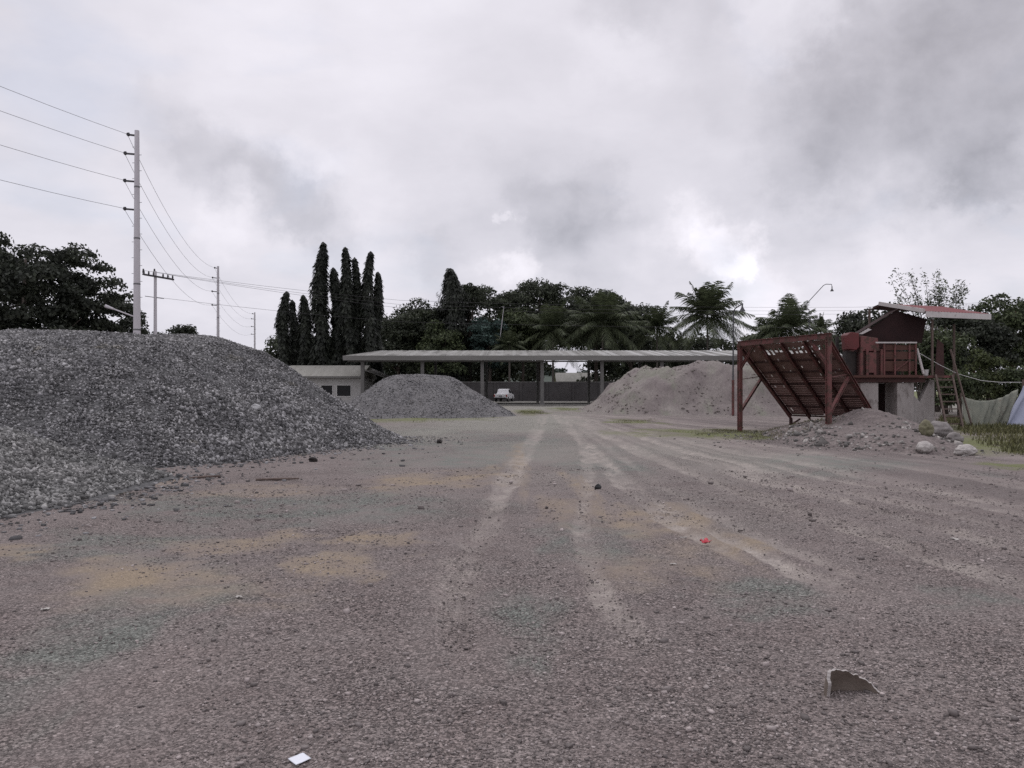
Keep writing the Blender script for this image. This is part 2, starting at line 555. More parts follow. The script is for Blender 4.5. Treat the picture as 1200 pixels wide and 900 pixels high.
M['leaf_dark'] = leaf_mat('dark_tree_leaves', (0.035,0.042,0.029), (0.056,0.066,0.040))
M['leaf_olive'] = leaf_mat('olive_tree_leaves', (0.048,0.062,0.031), (0.073,0.090,0.042))
M['leaf_left'] = leaf_mat('blackish_tree_leaves', (0.031,0.036,0.029), (0.047,0.055,0.036))  # slightly darker green than the dark tree leaves
M['leaf_mast'] = leaf_mat('mast_tree_leaves', (0.021,0.024,0.021), (0.033,0.038,0.027))
M['leaf_blue'] = leaf_mat('blue_green_leaves', (0.042,0.070,0.062), (0.062,0.095,0.081))
M['leaf_palm'] = leaf_mat('palm_fronds', (0.056,0.070,0.040), (0.085,0.100,0.053), 0.35)
M['leaf_light'] = leaf_mat('light_bush_leaves', (0.060, 0.075, 0.030), (0.085, 0.10, 0.042))
M['leaf_airy'] = leaf_mat('bamboo_leaves', (0.066,0.084,0.048), (0.096,0.114,0.066))
M['grass'] = leaf_mat('grass_blades', (0.095, 0.098, 0.044), (0.155, 0.148, 0.074), 0.4)
M['hill'] = material('wooded_hillside', (0.05, 0.065, 0.055), (0.075, 0.09, 0.075), 0.02, 0.95, bump=1.5, bump_scale=0.15)


def vcol(me, name, arr):
    a = me.attributes.new(name, 'FLOAT_COLOR', 'POINT')
    q = np.ones((len(me.vertices), 4), np.float32)
    q[:, :arr.shape[1]] = arr
    a.data.foreach_set('color', q.ravel())


# ------------------------------------------------------------------ ground
def ground_material():
    m = bpy.data.materials.new('gravel_yard')
    m.use_nodes = True
    nt = m.node_tree
    N, L = nt.nodes, nt.links
    bs = N['Principled BSDF']
    bs.inputs['Roughness'].default_value = 0.95
    bs.inputs['Specular IOR Level'].default_value = 0.2
    geo = N.new('ShaderNodeNewGeometry')
    pos = geo.outputs['Position']

    def noise(s, d=5, r=0.6):
        n = N.new('ShaderNodeTexNoise')
        n.inputs['Scale'].default_value = s
        n.inputs['Detail'].default_value = d
        n.inputs['Roughness'].default_value = r
        L.new(pos, n.inputs['Vector'])
        return n.outputs['Fac']

    def rng(x, a, b, c=0.0, d=1.0):
        n = N.new('ShaderNodeMapRange')
        L.new(x, n.inputs[0])
        for i, v in enumerate((a, b, c, d)):
            n.inputs[i + 1].default_value = v
        return n.outputs[0]

    def mixc(f, a, b):
        n = N.new('ShaderNodeMix')
        n.data_type = 'RGBA'
        if isinstance(f, float): n.inputs[0].default_value = f
        else: L.new(f, n.inputs[0])
        for i, v in ((6, a), (7, b)):
            if isinstance(v, tuple): n.inputs[i].default_value = (*v, 1)
            else: L.new(v, n.inputs[i])
        return n.outputs[2]

    def mul(a, b):
        n = N.new('ShaderNodeMath')
        n.operation = 'MULTIPLY'
        for i, v in enumerate((a, b)):
            if isinstance(v, float): n.inputs[i].default_value = v
            else: L.new(v, n.inputs[i])
        return n.outputs[0]

    def add(a, b):
        n = N.new('ShaderNodeMath')
        n.operation = 'ADD'
        for i, v in enumerate((a, b)):
            if isinstance(v, float): n.inputs[i].default_value = v
            else: L.new(v, n.inputs[i])
        return n.outputs[0]

    def scale(c, f):
        n = N.new('ShaderNodeVectorMath')
        n.operation = 'SCALE'
        L.new(c, n.inputs[0])
        L.new(f, n.inputs['Scale'])
        return n.outputs[0]

    def voro(s):
        n = N.new('ShaderNodeTexVoronoi')
        n.inputs['Scale'].default_value = s
        L.new(pos, n.inputs['Vector'])
        sp = N.new('ShaderNodeSeparateColor')
        L.new(n.outputs['Color'], sp.inputs[0])
        return sp.outputs[0], n.outputs['Distance'], sp.outputs[1]

    def attr(nm):
        a = N.new('ShaderNodeAttribute')
        a.attribute_name = nm
        sp = N.new('ShaderNodeSeparateColor')
        L.new(a.outputs['Color'], sp.inputs[0])
        return sp.outputs
    A = attr('mask')     # tan, green-grey stone, wheel track
    B = attr('mask2')    # grass, far dusty, fines
    D3 = attr('mask3')    # coarse dark gravel between the tracks
    base = mixc(rng(noise(0.55), 0.3, 0.7), (0.140, 0.115, 0.110), (0.205, 0.173, 0.163))
    base = mixc(rng(noise(2.3), 0.35, 0.7), base, (0.188, 0.163, 0.155))
    base = mixc(mul(A[1], rng(noise(1.7), 0.32, 0.6)), base, (0.150, 0.158, 0.143))
    base = mixc(B[1], base, (0.225, 0.219, 0.192))
    base = mixc(D3[0], base, (0.115, 0.098, 0.094))
    base = mixc(mul(A[0], rng(noise(1.3), 0.25, 0.6)), base, (0.245, 0.195, 0.142))
    base = mixc(mul(A[2], rng(noise(3.0), 0.3, 0.62)), base, (0.325, 0.290, 0.262))
    base = mixc(mul(B[0], rng(noise(2.2), 0.25, 0.5)), base, (0.130, 0.142, 0.060))
    # stones: random lightness per cell, two sizes; smoothed where the ground is packed fines
    r1, d1, q1 = voro(80.0)
    r2, d2, q2 = voro(190.0)
    r3, d3, q3 = voro(34.0)
    packed = rng(add(add(add(A[2], A[0]), B[2]), mul(noise(0.8, 6), 2.0)), 0.7, 1.65, 1.15, 0.3)
    v1 = rng(mul(r1, r1), 0.0, 1.0, -0.48, 0.95)
    v2 = rng(r2, 0.0, 1.0, -0.36, 0.40)
    v3 = mul(rng(r3, 0.84, 0.97, 0.0, 1.0), rng(d3, 0.25, 0.45, 1.0, 0.0))
    tot = add(mul(add(add(v1, v2), v3), packed), 1.0)
    col = scale(base, tot)
    L.new(col, bs.inputs['Base Color'])
    h = add(add(mul(d1, -0.9), mul(d2, -0.35)), mul(noise(7.0, 4), 0.6))
    bp = N.new('ShaderNodeBump')
    bp.inputs['Strength'].default_value = 0.9
    bp.inputs['Distance'].default_value = 0.014
    L.new(mul(h, packed), bp.inputs['Height'])
    L.new(bp.outputs[0], bs.inputs['Normal'])
    return m


def gz(X, Y):
    X = np.asarray(X, float); Y = np.asarray(Y, float)
    return 0.035 * fbm(X * 0.35, Y * 0.35, seed=5) + 0.008 * fbm(X * 3.1, Y * 3.1, o=3, seed=9) - 0.01


def gzf(x, y):
    return float(gz(np.array([x]), np.array([y]))[0])


def ellipse(X, Y, px, py, rx, ry, seed=0, rag=0.6):
    c = G(px, py)
    wx = rx / FPX * c.y
    y0, y1 = G(px, py + ry).y, (G(px, py - ry).y if py - ry > HOR + 6 else c.y * 1.6)
    wy = (y1 - y0) / 2
    cy = (y0 + y1) / 2
    d = np.sqrt(((X - c.x) / wx) ** 2 + ((Y - cy) / wy) ** 2)
    d = d + rag * fbm(X / max(wx, .3) * 1.6, Y / max(wy, .3) * 1.6, seed=seed + 3)
    return np.clip((1.25 - d) / 0.9, 0, 1)


def poly_dist(X, Y, pts):
    best = np.full(X.shape, 1e9)
    for (a, b) in zip(pts[:-1], pts[1:]):
        ax, ay = a[0], a[1]
        dx, dy = b[0] - ax, b[1] - ay
        t = np.clip(((X - ax) * dx + (Y - ay) * dy) / (dx * dx + dy * dy + 1e-9), 0, 1)
        best = np.minimum(best, np.hypot(X - ax - t * dx, Y - ay - t * dy))
    return best


TRACKS = [  # photographed wheel tracks, walked out on the ground: points, half width, strength
    ([(640, 486), (629, 515), (612, 545), (585, 590), (556, 640), (543, 700), (540, 760)], 0.10, 0.70),
    ([(662, 490), (689, 535), (690, 570), (680, 605), (690, 660), (715, 720), (760, 770)], 0.09, 0.75),
    ([(650, 486), (690, 520), (735, 565), (790, 602), (850, 630), (905, 655), (1010, 705)], 0.08, 0.95),
    ([(655, 486), (700, 515), (760, 560), (830, 600), (930, 645), (1060, 700)], 0.07, 0.45),
    ([(660, 488), (745, 528), (860, 575), (985, 612), (1090, 648), (1230, 700)], 0.14, 0.85),
    ([(665, 488), (765, 523), (900, 566), (1040, 600), (1230, 655)], 0.12, 0.55),
    ([(668, 487), (800, 526), (950, 566), (1230, 628)], 0.15, 0.75),
    ([(672, 487), (830, 522), (1000, 555), (1230, 600)], 0.17, 0.6),
    ([(680, 487), (880, 520), (1060, 548), (1230, 576)], 0.17, 0.45),
    ([(530, 655), (526, 700), (545, 790)], 0.09, 0.35),
    ([(648, 487), (684, 520), (722, 565), (770, 603), (828, 634), (880, 660)], 0.07, 0.8),
    ([(634, 487), (618, 520), (594, 555), (572, 592), (560, 640)], 0.07, 0.55),
    ([(664, 487), (780, 540), (900, 590), (1010, 626), (1140, 672)], 0.08, 0.7),
    ([(670, 487), (850, 545), (1010, 592), (1230, 648)], 0.09, 0.7),
    ([(676, 487), (900, 545), (1080, 580), (1230, 606)], 0.10, 0.6),
]


def build_ground():
    ys = list(np.linspace(-60, 1.6, 14))
    y = 1.7
    while y < 130:
        ys.append(y)
        y *= 1.0075
    while y < 3000:
        ys.append(y)
        y *= 1.12
    ys = np.array(ys)
    nc = 480
    u = np.linspace(-1, 1, nc)
    u = np.sign(u) * (0.65 * np.abs(u) + 0.35 * np.abs(u) ** 3)
    W = np.where(ys > 0, 1.25 * np.maximum(ys, 0) + 4.0, 4.0 + np.abs(ys) * 0.8)
    X = W[:, None] * u[None, :]
    Y = np.repeat(ys[:, None], nc, 1)
    Z = gz(X, Y) + 0.01
    near = np.clip((140 - Y) / 60, 0, 1)
    tr = np.zeros_like(X)
    wob = 0.07 * fbm(X * 0.9, Y * 0.9, seed=31)
    for pts, hw, st in TRACKS:
        w = [G(*p) for p in pts]
        d = np.abs(poly_dist(X, Y, w) + wob)
        k = np.clip((hw * 1.7 - d) / (hw * 0.9), 0, 1) * min(1.0, st * 1.15)
        e_ = w[-1]
        k = k * np.clip(np.hypot(X - e_.x, Y - e_.y) / 1.3, 0, 1)
        brk = np.clip(0.75 + 0.7 * fbm(X * 0.8, Y * 0.5, seed=int(hw * 100)), 0.35, 1)
        tr = np.maximum(tr, k * brk)
        Z -= 0.028 * k
        Z += 0.018 * np.exp(-((d - hw * 1.9) / 0.07) ** 2) * st
    S = G(645, 482)
    th = np.arctan2(X - S.x, S.y - Y)
    rr_ = np.hypot(X - S.x, Y - S.y)
    stk = fbm(th * 75, rr_ * 0.08, o=3, seed=201)
    wgt = np.clip((th - 0.02) / 0.12, 0, 1) * np.clip((1.25 - th) / 0.3, 0, 1) * np.clip((Y - 5) / 5, 0, 1) * np.clip((rr_ - 2) / 6, 0, 1)
    tr = np.maximum(tr, 0.9 * np.clip(stk - 0.08, 0, .75) * wgt)
    dark = np.clip(1.3 * (-stk - 0.1), 0, .8) * wgt
    tan = np.zeros_like(X)
    for i, e in enumerate([(175, 676, 120, 26), (285, 634, 75, 14), (385, 664, 60, 22), (430, 630, 50, 9), (505, 563, 70, 9), (565, 556, 40, 7),
                           (610, 545, 12, 22), (684, 580, 14, 26), (800, 615, 70, 22), (862, 640, 40, 12), (10, 646, 40, 8), (230, 700, 130, 20),
                           (760, 660, 70, 25), (660, 600, 30, 16), (480, 565, 40, 8), (195, 563, 30, 6), (300, 575, 90, 8)]):
        k = ellipse(X, Y, *e, seed=i)
        tan = np.maximum(tan, k * (0.95 if i < 11 else 0.55))
    grn = np.zeros_like(X)
    for i, e in enumerate([(20, 800, 110, 120), (230, 705, 60, 18), (610, 735, 50, 40), (690, 620, 45, 10), (890, 710, 40, 14), (940, 715, 40, 10),
                           (430, 590, 100, 16), (330, 600, 110, 14), (110, 640, 120, 20), (1000, 545, 90, 12), (1130, 700, 50, 14), (540, 540, 80, 10),
                           (500, 510, 80, 9), (880, 690, 60, 14), (690, 640, 50, 18), (250, 590, 90, 14), (330, 592, 200, 20), (520, 525, 130, 18), (620, 520, 90, 16), (720, 545, 70, 10)]):
        grn = np.maximum(grn, ellipse(X, Y, *e, seed=40 + i) * 0.9)
    gra = np.zeros_like(X)
    for i, e in enumerate([(622, 482.5, 18, 2.6), (668, 479.5, 24, 1.8), (742, 494, 30, 2.6), (855, 508, 95, 5.5), (940, 511, 70, 5), (800, 506, 60, 3), (520, 491, 60, 3),
                           (450, 492, 40, 3), (1170, 520, 90, 14), (1110, 500, 60, 8), (1180, 545, 40, 4)]):
        gra = np.maximum(gra, ellipse(X, Y, *e, seed=80 + i) * 0.95)
    far_e = np.maximum(ellipse(X, Y, 600, 500, 150, 15, seed=120) * 0.85, ellipse(X, Y, 690, 540, 220, 30, seed=121) * 0.5)
    far_e = np.maximum(far_e, 0.85 * np.clip((Y - 45) / 25, 0, 1))
    fines = np.clip(0.5 + 0.6 * fbm(X * 0.22 + 3, Y * 0.16, seed=131), 0, 1) * np.clip((Y - 5) / 14, 0.1, 0.8)
    off = np.clip((Y - 130) / 40, 0, 1)
    gra = np.maximum(gra, off)
    nr = len(ys)
    V = np.stack([X, Y, np.where(near > 0, Z * near, 0) - 0.01], -1).reshape(-1, 3)
    ii = (np.arange(nr - 1)[:, None] * nc + np.arange(nc - 1)[None, :]).ravel()
    F = np.stack([ii, ii + 1, ii + nc + 1, ii + nc], 1)
    me = mesh_np(V, F)
    vcol(me, 'mask', np.stack([tan, grn, tr], -1).reshape(-1, 3))
    vcol(me, 'mask2', np.stack([gra, far_e, fines], -1).reshape(-1, 3))
    vcol(me, 'mask3', np.stack([dark, dark, dark], -1).reshape(-1, 3))
    o = link('ground', me, ground_material(), None, True)
    o['kind'] = 'structure'
    return o


build_ground()


# ------------------------------------------------------------------ stones and heaps
CUBE = np.array([(-1, -1, -1), (1, -1, -1), (1, 1, -1), (-1, 1, -1), (-1, -1, 1), (1, -1, 1), (1, 1, 1), (-1, 1, 1)], float) * 0.5
CUBE_F = np.array([(0, 3, 2, 1), (4, 5, 6, 7), (0, 1, 5, 4), (1, 2, 6, 5), (2, 3, 7, 6), (3, 0, 4, 7)])


def rand_rot(n):
    q = RNG.normal(size=(n, 4))
    q /= np.linalg.norm(q, axis=1)[:, None]
    w, x, y, z = q.T
    return np.stack([1 - 2 * (y * y + z * z), 2 * (x * y - z * w), 2 * (x * z + y * w), 2 * (x * y + z * w), 1 - 2 * (x * x + z * z), 2 * (y * z - x * w),
                     2 * (x * z - y * w), 2 * (y * z + x * w), 1 - 2 * (x * x + y * y)], -1).reshape(n, 3, 3)


def stones(pts, sizes, flat=None):
    """angular broken stones at pts: returns verts, faces"""
    n = len(pts)
    v = np.repeat(CUBE[None], n, 0) * (1 + RNG.uniform(-0.55, 0.40, (n, 8, 3)))
    an = np.stack([RNG.uniform(0.8, 1.35, n), RNG.uniform(0.65, 1.0, n), RNG.uniform(0.4, 0.8, n)], 1)
    v = v * an[:, None, :] * np.asarray(sizes)[:, None, None]
    rot = rand_rot(n)
    if flat is not None:      # lying stones: spin about the vertical only, with a little tilt
        a = RNG.uniform(0, 6.283, n)
        c, s = np.cos(a), np.sin(a)
        o = np.zeros(n)
        rz = np.stack([c, -s, o, s, c, o, o, o, o + 1], -1).reshape(n, 3, 3)
        v = v @ rz.transpose(0, 2, 1)
    else:
        v = v @ rot.transpose(0, 2, 1)
    v = v + np.asarray(pts)[:, None, :]
    F = (CUBE_F[None] + (np.arange(n) * 8)[:, None, None]).reshape(-1, 4)
    return v.reshape(-1, 3), F


def inside_dist(X, Y, poly):
    """signed distance into a polygon (positive inside)"""
    pts = [(p[0], p[1]) for p in poly]
    d = poly_dist(X, Y, pts + [pts[0]])
    ins = np.zeros(X.shape, bool)
    n = len(pts)
    for i in range(n):
        x1, y1 = pts[i]
        x2, y2 = pts[(i + 1) % n]
        c = ((y1 > Y) != (y2 > Y)) & (X < (x2 - x1) * (Y - y1) / (y2 - y1 + 1e-12) + x1)
        ins ^= c
    return np.where(ins, d, -d)


def smin(a, b, k):
    h = np.clip(0.5 + 0.5 * (b - a) / k, 0, 1)
    return b * (1 - h) + a * h - k * h * (1 - h)


def heap_fn(poly, slope, top, k=0.5, amp=0.08, nf=0.7, seed=0, streak=0.0):
    def fn(X, Y):
        d = inside_dist(X, Y, poly)
        d = d + 0.35 * amp / 0.08 * fbm(X * 0.35, Y * 0.35, seed=seed + 50) * np.clip(d, 0, 1.5) / 1.5
        t = top(X, Y) if callable(top) else top
        h = smin(slope * d, t + 0 * X, k)
        h = h + amp * fbm(X * nf, Y * nf, seed=seed) * np.clip(h / 0.6, 0, 1)
        if streak:
            h = h + streak * fbm(X * 2.2, Y * 0.5, seed=seed + 7) * np.clip(h / 0.8, 0, 1)
        return h
    return fn


def heap_mesh(fn, box, res, rough=0.0, low=-0.06):
    x0, x1, y0, y1 = box
    nx, ny = int((x1 - x0) / res) + 1, int((y1 - y0) / res) + 1
    X, Y = np.meshgrid(np.linspace(x0, x1, nx), np.linspace(y0, y1, ny))
    H = fn(X, Y)
    if rough:
        H = H + rough * fbm(X * 3.3, Y * 3.3, seed=77) * np.clip(H / 0.3, 0, 1)
    H = np.maximum(H, low)
    V = np.stack([X, Y, H], -1).reshape(-1, 3)
    ii = (np.arange(ny - 1)[:, None] * nx + np.arange(nx - 1)[None, :]).ravel()
    F = np.stack([ii, ii + 1, ii + nx + 1, ii + nx], 1)
    keep = (H.ravel()[F] > low + 1e-4).any(1)
    F = F[keep]
    used = np.unique(F)
    mp = np.full(len(V), -1)
    mp[used] = np.arange(len(used))
    return V[used], mp[F]


def heap_stones(fn, box, n, size_fn, sink=0.2, vis=None):
    x0, x1, y0, y1 = box
    X = RNG.uniform(x0, x1, n)
    Y = RNG.uniform(y0, y1, n)
    H = fn(X, Y)
    e = 0.05
    gx, gy = (fn(X + e, Y) - H) / e, (fn(X, Y + e) - H) / e
    # the side turned to the yard
    nx, ny, nz = -gx, -gy, np.ones_like(gx)
    ok = H > 0.01
    facing = nx * (0 - X) + ny * (0 - Y) + nz * (CH + 1.5 - H)
    ok &= facing > -0.2
    if vis is not None:
        ok &= RNG.random(n) < vis(X, Y)
    X, Y, H = X[ok], Y[ok], H[ok]
    s = size_fn(X, Y, H)
    pts = np.stack([X, Y, H - 0 * s + s * (0.25 - sink)], 1)
    return stones(pts, s)


def heap(name, label, poly, fn, box, res, mat_base, n, size_fn, mat_stone, rough=0.02, vis=None):
    c = np.array([np.mean([p[0] for p in poly]), np.mean([p[1] for p in poly]), 0.0])
    t = thing(name, label, 'gravel pile', c, 'stockpiled heaps in the yard')
    V, F = heap_mesh(fn, box, res, rough)
    put_np('heap_body', V, F, mat_base, t, smooth=True)
    if n:
        V, F = heap_stones(fn, box, n, size_fn, vis=vis)
        o = put_np('stones', V, F, mat_stone, t)
        o['kind'] = 'stuff'
    return t


# big grey stone heap on the left
poly_a = [(-3.3, 24.4), (-4.6, 21.3), (-6.0, 18.0), (-7.3, 16.2), (-10.5, 14.3), (-15, 13.0), (-26, 12.0), (-32, 20), (-30, 36), (-9.5, 37), (-7.0, 33), (-4.4, 27.8)]
fn_a = heap_fn(poly_a, 0.62, lambda X, Y: np.clip(2.88 + 0.072 * (Y - 18.0), 2.6, 3.45), 0.8, 0.10, 0.5, 3)


def size_a(X, Y, H):
    lo = np.clip((2.6 - H) / 2.2, 0, 1)
    patch = np.clip(0.5 + 0.8 * fbm(X * 0.5, Y * 0.5, seed=61), 0.1, 1)
    s = 0.033 + 0.040 * patch * (0.35 + 0.95 * lo)
    return s * np.clip(np.exp(RNG.normal(0, 0.30, len(X))), .5, 1.9)


heap('gravel_pile', 'largest heap of coarse grey crushed stone, in front of the tall power pole', poly_a, fn_a, (-18, -3, 12, 30), 0.14, M['pile_base'], 235000, size_a, M['stone'])

# low heap spilling in front of it
poly_b = [(-6.4, 14.6), (-6.3, 12.5), (-6.25, 10.6), (-6.6, 9.5), (-8.5, 9.0), (-14, 9.0), (-17, 12), (-14, 15.5), (-9, 16)]
fn_b = heap_fn(poly_b, 0.40, 1.12, 0.5, 0.09, 0.8, 13)
heap('gravel_pile', 'low pale stone heap spilling in front of the largest grey heap', poly_b, fn_b, (-13, -6, 8.8, 16), 0.1, M['pile_base'], 62000,
     lambda X, Y, H: 0.038 * np.clip(np.exp(RNG.normal(0, 0.36, len(X))), .4, 2.1), M['stone_pale'])

# smaller finer heap in the middle distance
poly_c = [(0.25, 50.5), (-1.2, 47.2), (-3.5, 45.2), (-8.6, 45.0), (-11.4, 47.5), (-12.4, 52), (-11.5, 58), (-5, 60), (-0.3, 57)]
fn_c = heap_fn(poly_c, 0.63, 2.62, 0.45, 0.05, 0.5, 23)
heap('gravel_pile', 'fine grey gravel heap beside the parked white pickup truck', poly_c, fn_c, (-15, 1, 44.3, 62.5), 0.2, M['fine_grey'], 30000,
     lambda X, Y, H: 0.042 * np.exp(RNG.normal(0, 0.25, len(X))), M['stone'], rough=0.03)

# pinkish sand heap on the right
poly_d = [(5.6, 66), (5.5, 58.5), (7.4, 53.2), (10.5, 51), (18, 50), (27, 51), (31, 58), (29, 70), (8, 71)]
fn_d = heap_fn(poly_d, 0.69, lambda X, Y: 2.95 + 0.42 * np.exp(-((X - 10.4) / 1.3) ** 2) + 0.85 * np.exp(-((X - 14.6) / 1.7) ** 2) + 0.75 * np.exp(-((X - 18.6) / 1.6) ** 2) + 0.8 * np.exp(-((X - 23) / 2.0) ** 2), 0.35, 0.15, 0.42, 33, 0.10)
heap('sand_pile', 'pinkish beige sand heap under the far shed roof, behind the red ramp', poly_d, fn_d, (4.8, 31.5, 49.5, 71), 0.2, M['sand'], 9000,
     lambda X, Y, H: 0.075 * np.exp(RNG.normal(0, 0.4, len(X))), M['clod'], rough=0.07,
     vis=lambda X, Y: np.clip(0.35 + 0.9 * fbm(X * .4, Y * .25, seed=66), 0.04, 1))

# stony soil heap in front of the crusher
poly_e = [(9.0, 28), (8.5, 24.6), (8.8, 22.0), (9.6, 20.3), (10.8, 19.7), (12.2, 20.6), (13.2, 22.6), (14.6, 25.5), (15.6, 28.5), (15.4, 31), (12.5, 31.8), (9.5, 29.5)]
fn_e = heap_fn(poly_e, 0.42, lambda X, Y: 0.34 + 0.80 * np.exp(-((X - 13.4) ** 2 + (Y - 27.2) ** 2) / 3.6) + 0.16 * np.exp(-((X - 12.2) ** 2 + (Y - 24) ** 2) / 4), 0.3, 0.05, 0.9, 43)
heap('dirt_pile', 'low mound of soil and river stones in front of the red crusher platform', poly_e, fn_e, (6, 17, 18.5, 32), 0.12, M['dirt_heap'], 6500,
     lambda X, Y, H: np.where(RNG.random(len(X)) < 0.04, 0.16, 0.065) * np.clip(np.exp(RNG.normal(0, 0.35, len(X))), .4, 1.8), M['cobble'], rough=0.03,
     vis=lambda X, Y: np.clip(0.42 + 0.75 * fbm(X * 0.7, Y * 0.55, seed=71) - 0.5 * np.clip((Y - 25.5) / 2, 0, 1) + 0.25 * np.clip((X - 12.5) / 2, 0, 1), 0.03, 1))


# loose stones lying on the yard
def loose_gravel():
    pts, sz = [], []
    # near the camera
    n = 80000
    Y = 2.6 * (16.0 / 2.6) ** RNG.random(n)
    X = RNG.uniform(-0.8, 0.8, n) * Y
    dens = np.clip(0.55 + 0.7 * fbm(X * 0.5, Y * 0.5, seed=91) + 0.35 * (X / Y), 0.05, 1)
    ok = RNG.random(n) < dens
    X, Y = X[ok], Y[ok]
    s = (0.0055 + 0.0005 * Y) * np.exp(RNG.normal(0, 0.38, len(X)))
    big = RNG.random(len(X)) < 0.02
    s = np.where(big, s * RNG.uniform(1.6, 2.8, len(X)), s)
    Z = gz(X, Y)
    pts.append(np.stack([X, Y, Z + s * 0.18], 1)); sz.append(s)
    P1 = np.concatenate(pts); S = np.concatenate(sz)
    V, F = stones(P1, S, flat=True)
    o = put_np('loose_gravel', V, F, M['loose'])
    tag(o, 'small loose stones strewn over the brown yard', 'gravel', kind='stuff')
    # grey stones rolled out from the foot of the left heaps
    n = 42000
    X = RNG.uniform(-13, -1.5, n)
    Y = RNG.uniform(8, 27, n)
    d = np.maximum(inside_dist(X, Y, poly_a), inside_dist(X, Y, poly_b))
    pr = np.where(d > 0.3, 0, np.exp(d / 0.55))
    ok = RNG.random(n) < pr
    X, Y = X[ok], Y[ok]
    s = 0.030 * np.exp(RNG.normal(0, 0.45, len(X)))
    V, F = stones(np.stack([X, Y, gz(X, Y) + s * 0.14], 1), s, flat=True)
    o = put_np('gravel_scatter', V, F, M['stone'])
    tag(o, 'grey stones scattered along the foot of the left heaps', 'gravel', kind='stuff')
    # stones around the soil mound and the ramp
    n = 4200
    X = RNG.uniform(4.5, 18, n)
    Y = RNG.uniform(17, 34, n)
    d = inside_dist(X, Y, poly_e)
    ok = RNG.random(n) < np.where(d > 0.2, 0, np.exp(d / 0.9) * (X < 13))
    X, Y = X[ok], Y[ok]
    s = 0.04 * np.exp(RNG.normal(0, 0.4, len(X)))
    V, F = stones(np.stack([X, Y, gz(X, Y) + s * 0.14], 1), s, flat=True)
    o = put_np('cobble_scatter', V, F, M['cobble'])
    tag(o, 'stones scattered around the soil mound and steel ramp', 'gravel', kind='stuff')


loose_gravel()


def boulder(name, label, px, py_base, w_px, h_px, Y, mat, seed, z0=None):
    p = P(px, py_base, Y)
    p.z = max(gzf(p.x, p.y), float(fn_e(np.array([p.x]), np.array([p.y]))[0]))
    w, h = w_px / FPX * Y, h_px / FPX * Y
    bm = bmesh.new()
    bmesh.ops.create_icosphere(bm, subdivisions=4, radius=1.0)
    V = np.array([v.co[:] for v in bm.verts])
    dn = fbm(V[:, 0] * 0.9 + seed, V[:, 1] * 0.9, V[:, 2] * 0.9, o=4, seed=seed)
    fac = np.abs(fbm(V[:, 0] * 1.7 + seed, V[:, 1] * 1.7, V[:, 2] * 1.7, o=3, seed=seed + 20))
    V = V * (1 + 0.24 * dn - 0.16 * fac)[:, None]
    lo = V.min(0); hi = V.max(0)
    V = (V - (lo + hi) / 2) / (hi - lo)
    V[:, 0] *= w; V[:, 1] *= w * 0.8; V[:, 2] *= h * 1.25
    V[:, 2] += h * 0.40
    for v, c in zip(bm.verts, V):
        v.co = c
    me = bpy.data.meshes.new(name)
    bm.to_mesh(me)
    bm.free()
    o = link(name, me, mat, None, True)
    o.location = p
    return tag(o, label, 'boulder', 'boulders by the crusher')


boulder('boulder', 'smooth pale rounded boulder on the bare ground below the mossy one', 1083.5, 532, 21, 12, 19.9, M['boulder'], 1)
boulder('boulder', 'widest pale oval boulder, at the grass edge nearest the yard', 1132, 532.5, 26, 12.5, 19.7, M['boulder'], 2)
boulder('boulder', 'mossy olive upright boulder leaning on the soil mound', 1085, 512, 18, 18, 22.0, M['mossy'], 3)
boulder('boulder', 'large grey slab boulder behind the mossy one on the mound', 1100, 510, 30, 18, 23.0, M['boulder_grey'], 4)
boulder('boulder', 'mid-sized grey-brown boulder at the grass edge beside the slab boulder', 1118, 515, 20, 12, 22.3, M['boulder_grey'], 5)


# ------------------------------------------------------------------ trees
def leaf_quads(C, Nrm, size, aspect=0.6, fold=0.25):
    """one bent rhombus of leaves at each centre, facing roughly along Nrm"""
    n = len(C)
    Nrm = Nrm + RNG.normal(0, 0.55, (n, 3))
    Nrm /= np.linalg.norm(Nrm, axis=1)[:, None] + 1e-9
    t = RNG.normal(size=(n, 3))
    t -= (t * Nrm).sum(1)[:, None] * Nrm
    t /= np.linalg.norm(t, axis=1)[:, None] + 1e-9
    b = np.cross(Nrm, t)
    s = np.asarray(size).reshape(-1, 1) * np.ones((n, 1)) * RNG.uniform(0.6, 1.3, (n, 1))
    V = np.stack([C - t * s * 0.5 - Nrm * s * fold * 0.3, C + b * s * aspect * 0.5, C + t * s * 0.5 - Nrm * s * fold * 0.6, C - b * s * aspect * 0.5], 1)
    F = np.arange(n * 4).reshape(n, 4)
    return V.reshape(-1, 3), F


